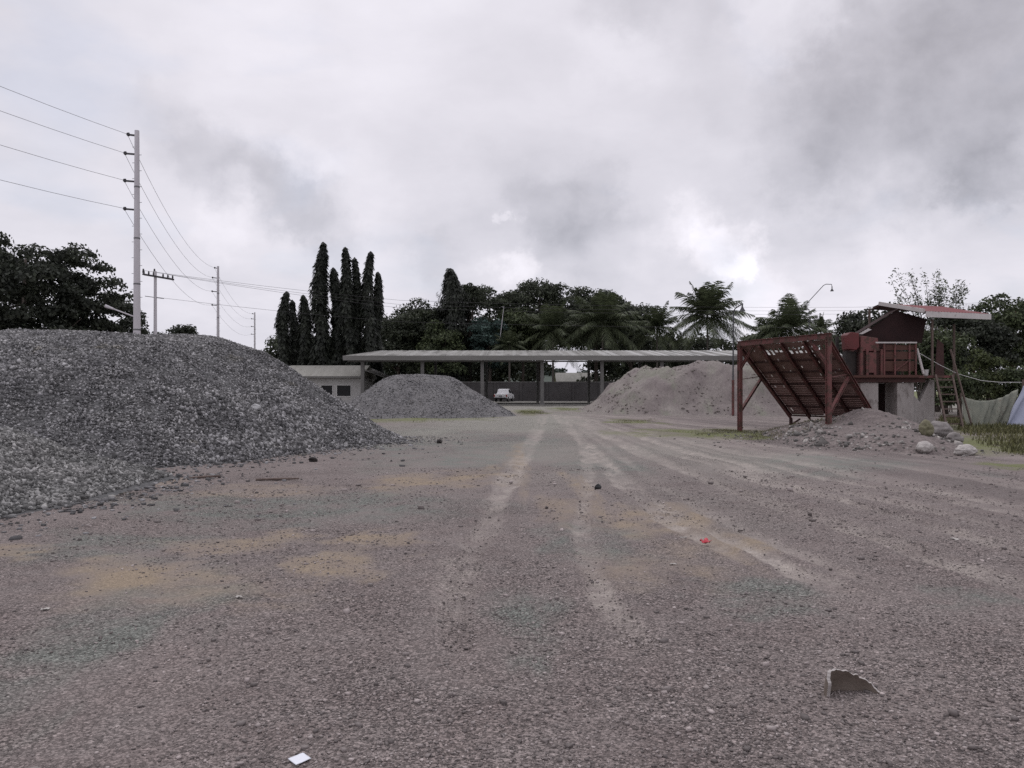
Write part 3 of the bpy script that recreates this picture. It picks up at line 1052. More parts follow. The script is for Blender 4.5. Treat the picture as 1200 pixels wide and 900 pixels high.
def crown_points(center, rad, n_cl, per, clump, low=-0.75, seed=None):
    """leaf centres on many clumps filling an uneven ellipsoid"""
    C, Nn = [], []
    c = np.array(center)
    rad = np.array(rad)
    k = 0
    g = np.random.default_rng(seed)
    while k < n_cl:
        d = g.normal(size=3)
        d /= np.linalg.norm(d)
        if d[2] < low:
            continue
        rr = g.uniform(0.35, 1.0) ** 0.6
        rr *= 0.84 + 0.22 * math.sin(d[0] * 4.1 + (seed or 0)) * math.cos(d[1] * 3.3 + d[2] * 2.7 + (seed or 0))
        d = np.sign(d) * np.abs(d) ** 0.72
        p = c + d * rad * rr
        cr = clump * g.uniform(0.6, 1.25)
        m = int(per * (cr / clump) ** 2)
        e = g.normal(size=(m, 3))
        e /= np.linalg.norm(e, axis=1)[:, None]
        e[:, 2] = np.where(e[:, 2] < -0.3, -e[:, 2] * 0.6, e[:, 2])
        q = p + e * cr * g.uniform(0.65, 1.06, (m, 1)) * np.array([1.15, 1.15, 0.8])
        C.append(q)
        Nn.append(e)
        k += 1
    return np.concatenate(C), np.concatenate(Nn)


def limbs(mb, base, top, crown_c, crown_r, r0, n=6, seed=0):
    g = random.Random(seed)
    b, t = Vector(base), Vector(top)
    bend = Vector((g.uniform(-.3, .3), g.uniform(-.3, .3), 0))
    pts = [b + (t - b) * q + bend * math.sin(q * 3.1) for q in (0, .15, .4, .7, 1)]
    mb.tube(pts, [r0 * 1.35, r0, r0 * .85, r0 * .65, r0 * .3], 9)
    for i in range(n):
        q = g.uniform(0.35, 0.9)
        s = b + (t - b) * q + bend * math.sin(q * 3.1)
        a = g.uniform(0, 6.28)
        e = Vector(crown_c) + Vector((math.cos(a) * crown_r[0] * .7, math.sin(a) * crown_r[1] * .7, g.uniform(-.3, .5) * crown_r[2]))
        m = (s + e) / 2 + Vector((0, 0, -0.1 * crown_r[2]))
        mb.tube([s, m, e], [r0 * .45, r0 * .28, r0 * .08], 6)


def broad_tree(label, px, top, w_px, Y, leaf, bot_z=3.0, group=None, name='broadleaf_tree', clump=None, dens=1.0, size=0.42, n_cl=34, bark='bark', depth=1.0):
    c = P(px, top, Y)
    H = c.z
    rx = w_px / FPX * Y / 2
    rz = (H - bot_z) / 2
    clump = clump or max(0.8, min(rx, rz) * 0.36)
    cc = (c.x, Y, bot_z + rz * 0.98)
    rad = (max(rx * 1.06 - clump * .45, .3), max(rx * depth - clump * .4, .3), max(rz - clump * .6, .3))
    seed = int(px * 7 + top)
    if size >= 0.4:      # the far crowns: smaller and more leaves
        size, dens = size * 0.84, dens * 1.7
    t = thing(name, label, 'bush' if name == 'bush' else 'tree', (c.x, Y, 0), group)
    mb = MB()
    limbs(mb, (c.x, Y, -0.05), (c.x, Y, H * 0.8), cc, rad, max(0.12, H * 0.017), 7, seed)
    mb.build('trunk', M[bark], t, smooth=True)
    C, Nn = crown_points(cc, rad, int(n_cl * 1.25), int(130 * dens), clump, seed=seed)
    V, F = leaf_quads(C, Nn, size)
    put_np('crown', V, F, M[leaf], t)
    return t


def mast_tree(label, px, top, w_px, Y, base_px=None, group='tall columnar trees by the white building', bot_z=1.0, leaf='leaf_mast'):
    c = P(px, top, Y)
    b = P(base_px if base_px is not None else px, 500, Y)
    H = c.z
    w = w_px / FPX * Y / 2
    t = thing('mast_tree', label, 'tree', (b.x, Y, 0), group)
    g = np.random.default_rng(int(px * 3 + top))
    mb = MB()
    mb.tube([(b.x, Y, -0.05), ((b.x * 2 + c.x) / 3, Y, H * .4), (c.x, Y, H * .97)], [0.22, 0.15, 0.03], 8)
    mb.build('trunk', M['bark'], t, smooth=True)
    n = int(260 * H * (0.6 + w * 0.5))
    q = g.random(n)
    z = bot_z + (H - bot_z) * q
    prof = np.minimum(1, ((1 - q) / 0.30) ** 0.6) * 0.9 * 1.0
    prof *= 1.0 + 0.5 * (1 - q) ** 1.5
    a = g.uniform(0, 6.283, n)
    prof = prof * (0.9 + 0.55 * vnoise(np.cos(a) * 1.3 + px, np.sin(a) * 1.3, z * 0.6, 5) + 0.22 * vnoise(np.cos(a) * 3 + px, np.sin(a) * 3, z * 1.9, 6))
    rr = w * prof * (0.55 + 0.45 * g.random(n)) + 0.02
    bx = b.x + (c.x - b.x) * q + 0.28 * np.sin(z * 0.42 + px) * q
    C = np.stack([bx + np.cos(a) * rr, Y + np.sin(a) * rr, z], 1)
    out = np.stack([np.cos(a), np.sin(a), np.full(n, 0.35)], 1)
    # drooping narrow leaf sprays
    dn = np.stack([np.cos(a) * 0.45, np.sin(a) * 0.45, -np.ones(n)], 1) + g.normal(0, 0.25, (n, 3))
    dn /= np.linalg.norm(dn, axis=1)[:, None]
    sd = np.cross(dn, out)
    sd /= np.linalg.norm(sd, axis=1)[:, None] + 1e-9
    L = g.uniform(0.32, 0.78, (n, 1))
    V = np.stack([C, C + dn * L * .5 + sd * L * .24, C + dn * L, C + dn * L * .5 - sd * L * .24], 1).reshape(-1, 3)
    put_np('crown', V, np.arange(n * 4).reshape(n, 4), M[leaf], t)
    return t


def palm(label, px, cy, r_px, Y, n=44, group='coconut palms behind the shed', base_px=None, leaf='leaf_palm', droop=1.0, seed=0, up=1.0):
    c = P(px, cy, Y)
    bx = P(base_px if base_px else px, 500, Y).x
    Lf = r_px / FPX * Y
    t = thing('coconut_palm', label, 'palm', (bx, Y, 0), group)
    mb = MB()
    pts = [Vector((bx + (c.x - bx) * q ** 1.6, Y, c.z * q - 0.05 * (1 - q))) for q in np.linspace(0, 1, 7)]
    mb.tube(pts, [0.26, 0.19, 0.165, 0.155, 0.15, 0.15, 0.13], 9)
    mb.build('trunk', M['palm_bark'], t, smooth=True)
    g = np.random.default_rng(int(px + cy) + seed)
    Vs, k = [], 0
    for i in range(n):
        q = (i + 0.5) / n
        az = i * 2.39996 + g.uniform(-.25, .25)
        n_ = n
        el = R(86 - 118 * q ** 1.0 + g.uniform(-7, 7)) * up
        L = Lf * (1.0 + 0.15 * g.uniform(-1, 1)) * (0.82 if q < .12 else 1.0) * 1.12
        kd = (0.16 + 0.40 * q) * droop * g.uniform(0.8, 1.2)
        h = np.array([math.cos(az), math.sin(az), 0])
        ts = np.linspace(0.0, 1.0, 44)
        pt = c[:] + L * (ts[:, None] * (math.cos(el) * h + np.array([0, 0, math.sin(el)]))) + np.outer(ts ** 2.1, np.array([0, 0, -1])) * L * kd
        tg = np.gradient(pt, axis=0)
        tg /= np.linalg.norm(tg, axis=1)[:, None]
        side = np.cross(tg, [0, 0, 1.0])
        side /= np.linalg.norm(side, axis=1)[:, None] + 1e-9
        upv = np.cross(side, tg)
        # rachis
        for j in range(0, 43, 3):
            j2 = min(j + 3, 43)
            w0, w1 = 0.06 * (1 - ts[j] * .8), 0.06 * (1 - ts[j2] * .8)
            Vs.append([pt[j] - side[j] * w0, pt[j] + side[j] * w0, pt[j2] + side[j2] * w1, pt[j2] - side[j2] * w1])
        for j in range(4, 44):
            ll = L * 0.25 * (math.sin(math.pi * min(1, ts[j] * 0.93 + 0.06)) ** 0.6 + 0.08) * g.uniform(.8, 1.15)
            for sg in (-1, 1):
                d = side[j] * sg * 0.66 + tg[j] * 0.6 + np.array([0, 0, -0.42 * g.uniform(.5, 1.6)]) + upv[j] * 0.15
                d /= np.linalg.norm(d)
                m = pt[j] + d * ll * .5
                e = pt[j] + d * ll + np.array([0, 0, -0.16 * ll])
                wv = tg[j] * 0.06 * (Lf / 5)
                Vs.append([pt[j] - wv * .6, pt[j] + wv * .6, m + wv, m - wv])
                Vs.append([m - wv, m + wv, e + wv * .15, e - wv * .15])
    V = np.array(Vs).reshape(-1, 3)
    put_np('crown', V, np.arange(len(V)).reshape(-1, 4), M[leaf], t)
    return t


# left trees
gl = 'trees behind the largest heap'
broad_tree('large dark rounded tree filling the left edge behind the stone heap', 30, 259, 200, 64, 'leaf_left', 1.0, gl, n_cl=120, clump=1.25, size=0.44, dens=1.15)
broad_tree('dark bushy tree standing between the large rounded tree and the tall power pole', 114, 314, 112, 68, 'leaf_left', 1.5, gl, n_cl=52, clump=0.95, dens=0.8, size=0.36)
broad_tree('low dark tree crouching at the foot of the tall power pole', 152, 365, 56, 72, 'leaf_left', 2.0, gl, n_cl=26, clump=0.9, size=0.4)
broad_tree('dense low domed tree behind the cross-armed short utility pole', 209, 370, 66, 86, 'leaf_left', 1.5, gl, n_cl=36, clump=1.0, size=0.36, dens=1.2)

# columnar trees
mast_tree('shortish columnar tree at the outer left of the row, above the white roof', 334, 341, 15, 99, 333)
mast_tree('thinnest short columnar tree between two slightly taller ones', 345, 351, 10, 101, 345)
mast_tree('short columnar tree just left of the tallest columnar tree', 355.5, 345, 15, 99, 356)
mast_tree('tallest columnar tree of the row, straight and thick', 376, 283, 20, 98, 377)
mast_tree('columnar tree leaning to the left above its neighbours', 402, 289, 15, 97, 416)
mast_tree('columnar tree with a short leaning top beside the tallest one', 393, 313, 18, 99, 399)
mast_tree('slim upright columnar tree between the leaning and the right-hand one', 417, 301, 13, 98, 418)
mast_tree('tall columnar tree near the right end of the row', 432.5, 294, 15, 97, 431)
mast_tree('columnar tree at the right end of the row, touching its taller neighbour', 441.5, 318, 13, 99, 441)

# trees behind the shed
gb = 'trees behind the shed'
mast_tree('dark pointed spire-shaped tree rising above the rounded crowns', 530, 314, 40, 120, 530, gb, 2.0)
broad_tree('dark round tree just right of the columnar row', 468, 353, 70, 122, 'leaf_dark', 2.0, gb, n_cl=48, clump=1.7, size=0.5, dens=1.1)
broad_tree('broad dark tree between the columnar row and the spire tree', 498, 338, 80, 124, 'leaf_dark', 2.0, gb, n_cl=55, clump=1.7, size=0.5, dens=1.1)
broad_tree('thin open-crowned tree poking up beside the spire tree', 549, 323, 22, 122, 'leaf_dark', 11.0, gb, n_cl=16, clump=0.75, size=0.4, dens=0.6)
broad_tree('rounded tree with bright sky gaps right of the thin open tree', 574, 322, 88, 126, 'leaf_dark', 2.5, gb, n_cl=70, clump=1.7, size=0.5, dens=1.1)
broad_tree('highest broad dark tree over the middle of the shed roof', 632, 319, 96, 128, 'leaf_dark', 7.2, gb, n_cl=70, clump=1.7, size=0.5, dens=1.1)
bt = broad_tree('bluish-green low tree with one pale bare limb sticking up', 572, 365, 46, 119, 'leaf_blue', 2.5, gb, n_cl=36, clump=1.3, size=0.45)
MB().tube([P(578, 404, 118.6), P(586, 396, 117.2), P(588, 380, 116.8), P(590.5, 359, 116.6)], [.08, .07, .06, .035], 7).build('bare_limb', M['concrete_pale'], bt)
broad_tree('dark domed tree behind the widest palm', 698, 329, 80, 130, 'leaf_dark', 7.0, gb, n_cl=60, clump=1.7, size=0.5, dens=1.1)
broad_tree('dark tree stepping down towards the big lone palm', 738, 342, 60, 128, 'leaf_dark', 3.0, gb, n_cl=48, clump=1.5, size=0.5, dens=1.1)
broad_tree('low dark tree crown at the shed roof between two palms', 785, 386, 60, 130, 'leaf_dark', 2.0, gb, n_cl=36, clump=1.4, size=0.5)
broad_tree('low olive tree between the spire tree and the shed roof', 520, 372, 60, 117.5, 'leaf_olive', 1.5, gb, n_cl=40, clump=1.4, size=0.45)
broad_tree('olive tree peeping over the shed roof beside the smallest palm crown', 612, 352, 60, 121, 'leaf_olive', 3.5, gb, n_cl=44, clump=1.4, size=0.45)
broad_tree('tiny distant tree in the gap right of the big lone palm', 878, 383, 46, 140, 'leaf_dark', 1.0, gb, n_cl=26, clump=1.2, size=0.5)
broad_tree('tiny distant tree between the lamp and the crusher roof', 985, 380, 40, 132, 'leaf_dark', 1.0, gb, n_cl=26, clump=1.3, size=0.5)

palm('coconut palm with pale drooping fronds, in front of the highest broad tree', 648, 388, 38, 118, 40, droop=1.15)
palm('widest coconut palm, in front of the dark domed tree', 706, 378, 46, 118, 46, droop=1.0)
palm('coconut palm at the right foot of the dark trees', 770, 384, 32, 120, 38, droop=1.1)
palm('big lone coconut palm standing against the open sky', 829, 371, 46, 120, 52, droop=0.95, up=1.0)
palm('coconut palm with raised fronds crossing the curved lamp arm', 926, 386, 42, 108, 46, up=1.1)
palm('lower coconut palm at the left of the lamp palm', 902, 397, 32, 110, 34)
palm('small coconut palm right of the lamp palm', 962, 390, 24, 112, 34, up=1.15)
palm('low coconut palm just above the shed roof beside the bare pale limb', 597, 404, 22, 116.5, 30)

# right side trees
gr_ = 'trees on the right behind the crusher'
broad_tree('dark tree directly behind the crusher roof', 1024, 347, 80, 48, 'leaf_left', 1.5, gr_, n_cl=60, clump=0.7, size=0.22, dens=1.3)
broad_tree('tall dark tree at the right edge behind the tarps', 1190, 335, 110, 54, 'leaf_olive', 1.5, gr_, n_cl=85, clump=0.85, size=0.24, dens=1.3, bark='red_bark')
broad_tree('rounded tree right of the crusher roof with a reddish trunk', 1140, 352, 86, 52, 'leaf_left', 1.2, gr_, n_cl=75, clump=0.8, size=0.23, dens=1.3, bark='red_bark')
broad_tree('tree behind the crusher ladder', 1092, 372, 80, 50, 'leaf_olive', 0.8, gr_, n_cl=65, clump=0.75, size=0.22, dens=1.2)
broad_tree('small light green tree rising just above the crusher roof', 1108, 338, 42, 53, 'leaf_airy', 3.0, gr_, n_cl=22, clump=0.45, size=0.16, dens=0.7)
broad_tree('light green bushy tree just above the green tarp', 1155, 404, 40, 43, 'leaf_light', 0.5, gr_, n_cl=30, clump=0.45, size=0.16, dens=1.0, name='bush')
broad_tree('low dark green bush behind the sagging green tarp', 1125, 430, 60, 42, 'leaf_olive', 0.1, gr_, n_cl=36, clump=0.5, size=0.17, dens=1.1, name='bush')
broad_tree('low dark green bush behind the pale blue tarp', 1188, 420, 60, 44, 'leaf_olive', 0.1, gr_, n_cl=40, clump=0.5, size=0.17, dens=1.1, name='bush')
broad_tree('dark tree beyond the right edge, behind the blue tarp', 1262, 345, 110, 56, 'leaf_left', 0.8, gr_, n_cl=60, clump=0.9, size=0.26, dens=1.2)


def airy_bamboo():
    c = P(1092, 330, 58)
    t = thing('bamboo_clump', 'feathery bamboo with see-through stems above the crusher roof', 'bamboo', (c.x, 58, 0), gr_)
    g = np.random.default_rng(4)
    mb = MB()
    C = []
    for i in range(26):
        tx = g.uniform(1042, 1136)
        ty = g.uniform(316, 350)
        tip = P(tx, ty, 58 + g.uniform(-1.5, 1.5))
        b = Vector((c.x + g.uniform(-1.2, 1.2), 58 + g.uniform(-.8, .8), -0.05))
        m = b + (tip - b) * 0.55 + Vector((0, 0, 2.2))
        pts = []
        for q in np.linspace(0, 1, 8):
            pts.append(b * (1 - q) ** 2 + m * 2 * q * (1 - q) + tip * q * q)
        mb.tube(pts, [0.045 * (1 - .85 * q) for q in np.linspace(0, 1, 8)], 5)
        for k in range(95):
            q = g.uniform(0.5, 1.0)
            p = b * (1 - q) ** 2 + m * 2 * q * (1 - q) + tip * q * q
            C.append(np.array(p) + g.normal(0, 0.17, 3))
    mb.build('stems', M['bark'], t)
    C = np.array(C)
    V, F = leaf_quads(C, np.tile([0, 0, 1.0], (len(C), 1)), 0.25, 0.4)
    put_np('crown', V, F, M['leaf_airy'], t)


airy_bamboo()


def woods():
    """closed wood filling in behind the first row of trees, and the far hillside"""
    Cs, Ns = [], []
    g = np.random.default_rng(9)
    spots = [(px, 352 + 14 * g.random(), 142 + 14 * g.random(), 0) for px in list(range(446, 630, 13)) + list(range(700, 760, 13))]
    spots += [(px, 378 + 10 * g.random(), 142 + 14 * g.random(), 0) for px in list(range(322, 450, 16)) + list(range(760, 860, 18))]
    spots += [(px, 345 + 12 * g.random(), 145 + 8 * g.random(), 7.6) for px in range(628, 702, 12)]
    spots += [(px, 395 + 4 * g.random(), 150 + 8 * g.random(), 0) for px in range(860, 1100, 14)]
    for px, top, Y, lo in spots:
        c = P(px, top, Y)
        a, b = crown_points((c.x, Y, (c.z + lo) * .5), (2.8, 2.5, max((c.z - lo) * .5 - 1.2, .5)), int(8 + (c.z - lo) * 1.3), 60, 1.9, low=-1, seed=int(px))
        Cs.append(a); Ns.append(b)
    C = np.concatenate(Cs); Nn = np.concatenate(Ns)
    V, F = leaf_quads(C, Nn, 0.75)
    o = put_np('woods', V, F, M['leaf_dark'])
    tag(o, 'dark closed wood behind the shed and its first row of trees', 'woods', kind='stuff')
    Cs, Ns = [], []
    for i in range(150):
        x = g.uniform(-330, 60)
        c = np.array([x, 352 + g.uniform(-10, 10), 0])
        z = hill_h(c[0], c[1])
        hh = g.uniform(3, 6.5)
        a, b = crown_points((c[0], c[1], z + hh * .35), (2.6, 2.6, hh * .45), 6, 26, 1.6, low=-1, seed=i)
        Cs.append(a); Ns.append(b)
    C = np.concatenate(Cs); Nn = np.concatenate(Ns)
    V, F = leaf_quads(C, Nn, 1.3)
    o = put_np('distant_treeline', V, F, M['hill'])
    tag(o, 'tiny trees along the crest of the far wooded hill', 'treeline', kind='stuff')


def hill_h(x, y):
    d = np.clip(1 - np.abs((y - 372) / 60.0), 0, 1)
    return (20.5 + 2.0 * np.sin(x * 0.021 + 1.2) + 1.2 * np.sin(x * 0.07)) * d ** 0.6 * np.clip((80 - x) / 120, 0, 1) - 0.3


xs = np.linspace(-420, 80, 120)
ysn = np.linspace(310, 434, 40)
HX, HY = np.meshgrid(xs, ysn)
HZ = hill_h(HX, HY)
ii = (np.arange(39)[:, None] * 120 + np.arange(119)[None, :]).ravel()
ho = put_np('hill', np.stack([HX, HY, HZ], -1).reshape(-1, 3), np.stack([ii, ii + 1, ii + 121, ii + 120], 1), M['hill'], smooth=True)
ho['kind'] = 'structure'
woods()


# ------------------------------------------------------------------ shed
def roof_sheet_material():
    m = material('weathered_roof_sheets', (0.17, 0.167, 0.155), (0.235, 0.23, 0.215), 0.5, 0.7, c3=(0.11, 0.107, 0.098), c3_scale=0.9, c3_cut=0.50, stretch=(1.0, 0.16, 0.2))
    nt = m.node_tree
    N, L = nt.nodes, nt.links
    bs = N['Principled BSDF']
    src = bs.inputs['Base Color'].links[0].from_socket
    tc = N.new('ShaderNodeTexCoord')
    sx = N.new('ShaderNodeSeparateXYZ')
    L.new(tc.outputs['Object'], sx.inputs[0])
    wv = N.new('ShaderNodeTexNoise')
    wv.noise_dimensions = '1D'
    wv.inputs['Scale'].default_value = 1.1
    wv.inputs['Detail'].default_value = 3
    L.new(sx.outputs[0], wv.inputs['W'])
    r1 = N.new('ShaderNodeMapRange')
    r1.inputs[1].default_value = 0.50
    r1.inputs[2].default_value = 0.56
    L.new(wv.outputs['Fac'], r1.inputs[0])
    fade = N.new('ShaderNodeMapRange')   # the newer sheets lie on the right half
    fade.inputs[1].default_value = -6
    fade.inputs[2].default_value = 10
    fade.inputs[3].default_value = 0.25
    fade.inputs[4].default_value = 1.0
    L.new(sx.outputs[0], fade.inputs[0])
    mu = N.new('ShaderNodeMath')
    mu.operation = 'MULTIPLY'
    L.new(r1.outputs[0], mu.inputs[0])
    L.new(fade.outputs[0], mu.inputs[1])
    mx = N.new('ShaderNodeMix')
    mx.data_type = 'RGBA'
    L.new(mu.outputs[0], mx.inputs[0])
    L.new(src, mx.inputs[6])
    mx.inputs[7].default_value = (0.40, 0.40, 0.39, 1)
    L.new(mx.outputs[2], bs.inputs['Base Color'])
    return m


def shed():
    x0, x1 = -18.4, 39.0
    yf, yr, yb = 84.2, 96.0, 100.5
    t = thing('open_shed', 'long open-sided shed with a low grey sheet roof across the yard', 'shed', (10, 95, 0))
    ze, zr, zb = 5.42, 6.60, 6.05
    skew = {yf: 0.0, yr: 2.05, yb: 2.8}
    mb = MB()
    # corrugated sheet: front slope and back slope, one folded skin with thickness
    nseg = 230
    for (ya, za, yb_, zb_) in ((yf, ze, yr, zr), (yr, zr, yb, zb)):
        V, Fs = [], []
        for i in range(nseg + 1):
            x = x0 + (x1 - x0) * i / nseg
            dz = 0.03 if i % 2 else 0.0
            q = (1 - i / nseg)
            V += [(x + skew[ya] * q, ya, za + dz), (x + skew[yb_] * q, yb_, zb_ + dz)]
        for i in range(nseg):
            Fs.append((2 * i, 2 * i + 2, 2 * i + 3, 2 * i + 1))
        mb.add(V, Fs)
    mb.build('roof_sheet', roof_sheet_material(), t)
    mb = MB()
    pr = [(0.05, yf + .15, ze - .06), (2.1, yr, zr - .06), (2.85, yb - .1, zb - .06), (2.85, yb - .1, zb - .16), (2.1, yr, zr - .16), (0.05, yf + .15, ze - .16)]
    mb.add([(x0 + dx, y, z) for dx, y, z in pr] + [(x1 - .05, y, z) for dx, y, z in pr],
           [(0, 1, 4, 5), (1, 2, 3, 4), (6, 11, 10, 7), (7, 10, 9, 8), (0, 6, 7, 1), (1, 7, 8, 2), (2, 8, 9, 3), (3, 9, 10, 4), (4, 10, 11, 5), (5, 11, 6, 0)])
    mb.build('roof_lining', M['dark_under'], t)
    mb = MB()
    mb.box((x0, yf - .06, ze - .50), (x1, yf, ze + .02))
    mb.bar((x0 - .03, yf + .05, ze - .2), (x0 + 2.02, yr, zr - .2), .06, .4)
    mb.build('fascia', M['fascia'], t)
    # posts: front row, and the back row inside
    pxs = [425 + 70.1 * i for i in range(9)]
    for px in pxs:
        x = (px - 600) / FPX * 85.2
        m = MB().box((x - .19, 85.0, 0.0), (x + .19, 85.38, 5.0)).box((x - .30, 84.9, 0.0), (x + .30, 85.48, .25))
        m.build('post', M['post_grey'], t, bevel=0.015)
    for px in pxs[1:]:
        x = (px - 600) / FPX * 85.2
        MB().box((x - .17, 99.6, 0.0), (x + .17, 99.94, 5.9)).build('post', M['post_grey'], t, bevel=0.015)
    # rafters and tie beam
    for px in pxs:
        x = (px - 600) / FPX * 85.2
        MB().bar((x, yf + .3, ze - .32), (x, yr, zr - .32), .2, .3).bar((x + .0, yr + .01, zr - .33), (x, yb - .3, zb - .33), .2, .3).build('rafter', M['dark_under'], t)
    MB().box((x0 + .3, 85.05, 4.78), (x1 - .3, 85.33, 4.92)).build('tie_beam', M['post_grey'], t)
    MB().box((x0 - .2, 83.6, -0.1), (x1, 113.5, 0.09)).build('floor_slab', M['slab'], t, bevel=0.02)
    # boundary wall behind, with piers
    w = thing('block_wall', 'long dark grey block wall behind the open shed', 'wall', (10, 116, 0))
    mb = MB().box((-32, 115.6, -.1), (45, 115.85, 2.85))
    mb.build('wall_panel', M['concrete_dark'], w)
    MB().box((-32.05, 115.54, 2.85), (45.05, 115.91, 2.97)).build('coping', M['post_grey'], w)
    for i in range(20):
        x = -30 + i * 3.9
        MB().box((x, 115.48, -.1), (x + .3, 115.595, 2.84)).build('pier', M['concrete_dark'], w)


shed()


def white_building():
    Y = 89.0
    x0, x1 = -30.0, -17.2
    t = thing('office_building', 'low white building with dark windows beside the shed', 'building', (-24, 92, 0))
    xa, xb = P(0, 0, Y).x, 0
    wins = [(P(376.5, 0, Y).x, P(389.5, 0, Y).x), (P(395, 0, Y).x, P(411, 0, Y).x), (-28.5, -27.0), (-26.2, -24.7), (-24.1, -22.9)]
    zs, zt = 1.0, 2.22
    mb = MB()
    xs_ = sorted([x0, x1] + [q for w in wins for q in w])
    mb.box((x0, Y, 0), (x1, Y + .2, zs))
    mb.box((x0, Y, zt), (x1, Y + .2, 3.05))
    ws = sorted(wins)
    cur = x0
    for a, b in ws + [(x1, x1)]:
        if a > cur:
            mb.box((cur, Y, zs), (a, Y + .2, zt))
        cur = b
    mb.box((x0, Y + .202, 0), (x0 + .2, Y + 8, 3.05))
    mb.box((x1 - .2, Y + .202, 0), (x1, Y + 8, 3.05))
    mb.box((x0 + .202, Y + 7.8, 0), (x1 - .202, Y + 8, 3.05))
    mb.build('wall', M['white_wall'], t)
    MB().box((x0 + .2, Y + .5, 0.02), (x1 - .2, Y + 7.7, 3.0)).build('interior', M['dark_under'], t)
    for a, b in wins:
        m = MB()
        for (p, q) in (((a - .08, Y - .05, zs - .08), (b + .08, Y - .003, zs)), ((a - .08, Y - .05, zt), (b + .08, Y - .003, zt + .08)), ((a - .08, Y - .05, zs), (a, Y - .003, zt)), ((b, Y - .05, zs), (b + .08, Y - .003, zt))):
            m.box(p, q)
        f = m.build('window', M['white_trim'], t)
        MB().box((a + .002, Y + .08, zs + .002), (b - .002, Y + .10, zt - .002)).build('pane', M['glass_dark'], f)
    xr = P(424, 0, Y).x
    mb = MB()
    ridge = 4.65
    ev = 3.28
    A, B = (x0 - .5, Y - .7), (xr + .15, Y + 8.7)
    ym = (A[1] + B[1]) / 2
    pts = [(A[0], A[1], ev), (B[0], A[1], ev), (B[0], B[1], ev), (A[0], B[1], ev), (A[0] + 4, ym, ridge), (B[0] + 0.02, ym, ridge)]
    mb.add(pts, [(0, 1, 5, 4), (2, 3, 4, 5), (3, 0, 4), (1, 2, 5)])
    mb.build('roof', M['grey_roof'], t)
    MB().box((A[0], A[1] - .05, ev - .22), (B[0], A[1], ev + .0)).box((B[0], A[1], ev - .22), (B[0] + .05, B[1], ev)).build('fascia', M['fascia'], t)
    MB().box((A[0] + .02, A[1] + .02, ev - .2), (B[0] - .02, B[1] - .02, ev - .17)).build('soffit', M['fascia'], t)
    # lean-to joining the shed
    l = thing('lean_to', 'dark sloping lean-to roof between the white building and the shed', 'lean-to', (-16, 91, 0))
    a = P(426, 431, 90.5); b = P(437, 430, 93); c_ = P(452, 442, 90.5)
    MB().prism([(a.x, 90.2, 4.1), (-13.6, 90.2, 2.75), (-13.6, 96, 2.75), (a.x, 96, 4.4)], (0, 0, -.08)).build('roof', M['fascia'], l)
    MB().box((-17.15, 95.5, 0), (-13.8, 95.7, 2.65)).build('wall', M['concrete_dark'], l)
    for x in (-13.9,):
        MB().box((x, 90.4, 0), (x + .14, 90.54, 2.66)).build('post', M['post_grey'], l)


white_building()


def far_house():
    Y = 158
    t = thing('house', 'pale house with a grey gable roof glimpsed under the shed', 'house', P(680, 470, Y) * 1.0)
    t.location.z = 0
    ORG[t.name] = np.array(t.location)
    x0, x1 = P(655, 0, Y).x, P(730, 0, Y).x
    MB().box((x0, Y, 0), (x1, Y + 9, 3.6)).build('wall', M['white_trim'], t)
    ym = Y + 4.5
    MB().add([(x0 - .6, Y - .7, 3.5), (x1 + .6, Y - .7, 3.5), (x1 + .6, ym, 5.4), (x0 - .6, ym, 5.4), (x0 - .6, Y + 9.7, 3.5), (x1 + .6, Y + 9.7, 3.5)], [(0, 1, 2, 3), (3, 2, 5, 4)]).build('roof', M['grey_roof'], t)
    for x in (x0 + 2, x0 + 6, x0 + 9):
        m = MB().box((x, Y - .06, 1.2), (x + 1.3, Y - .01, 2.5)).build('window', M['glass_dark'], t)


far_house()


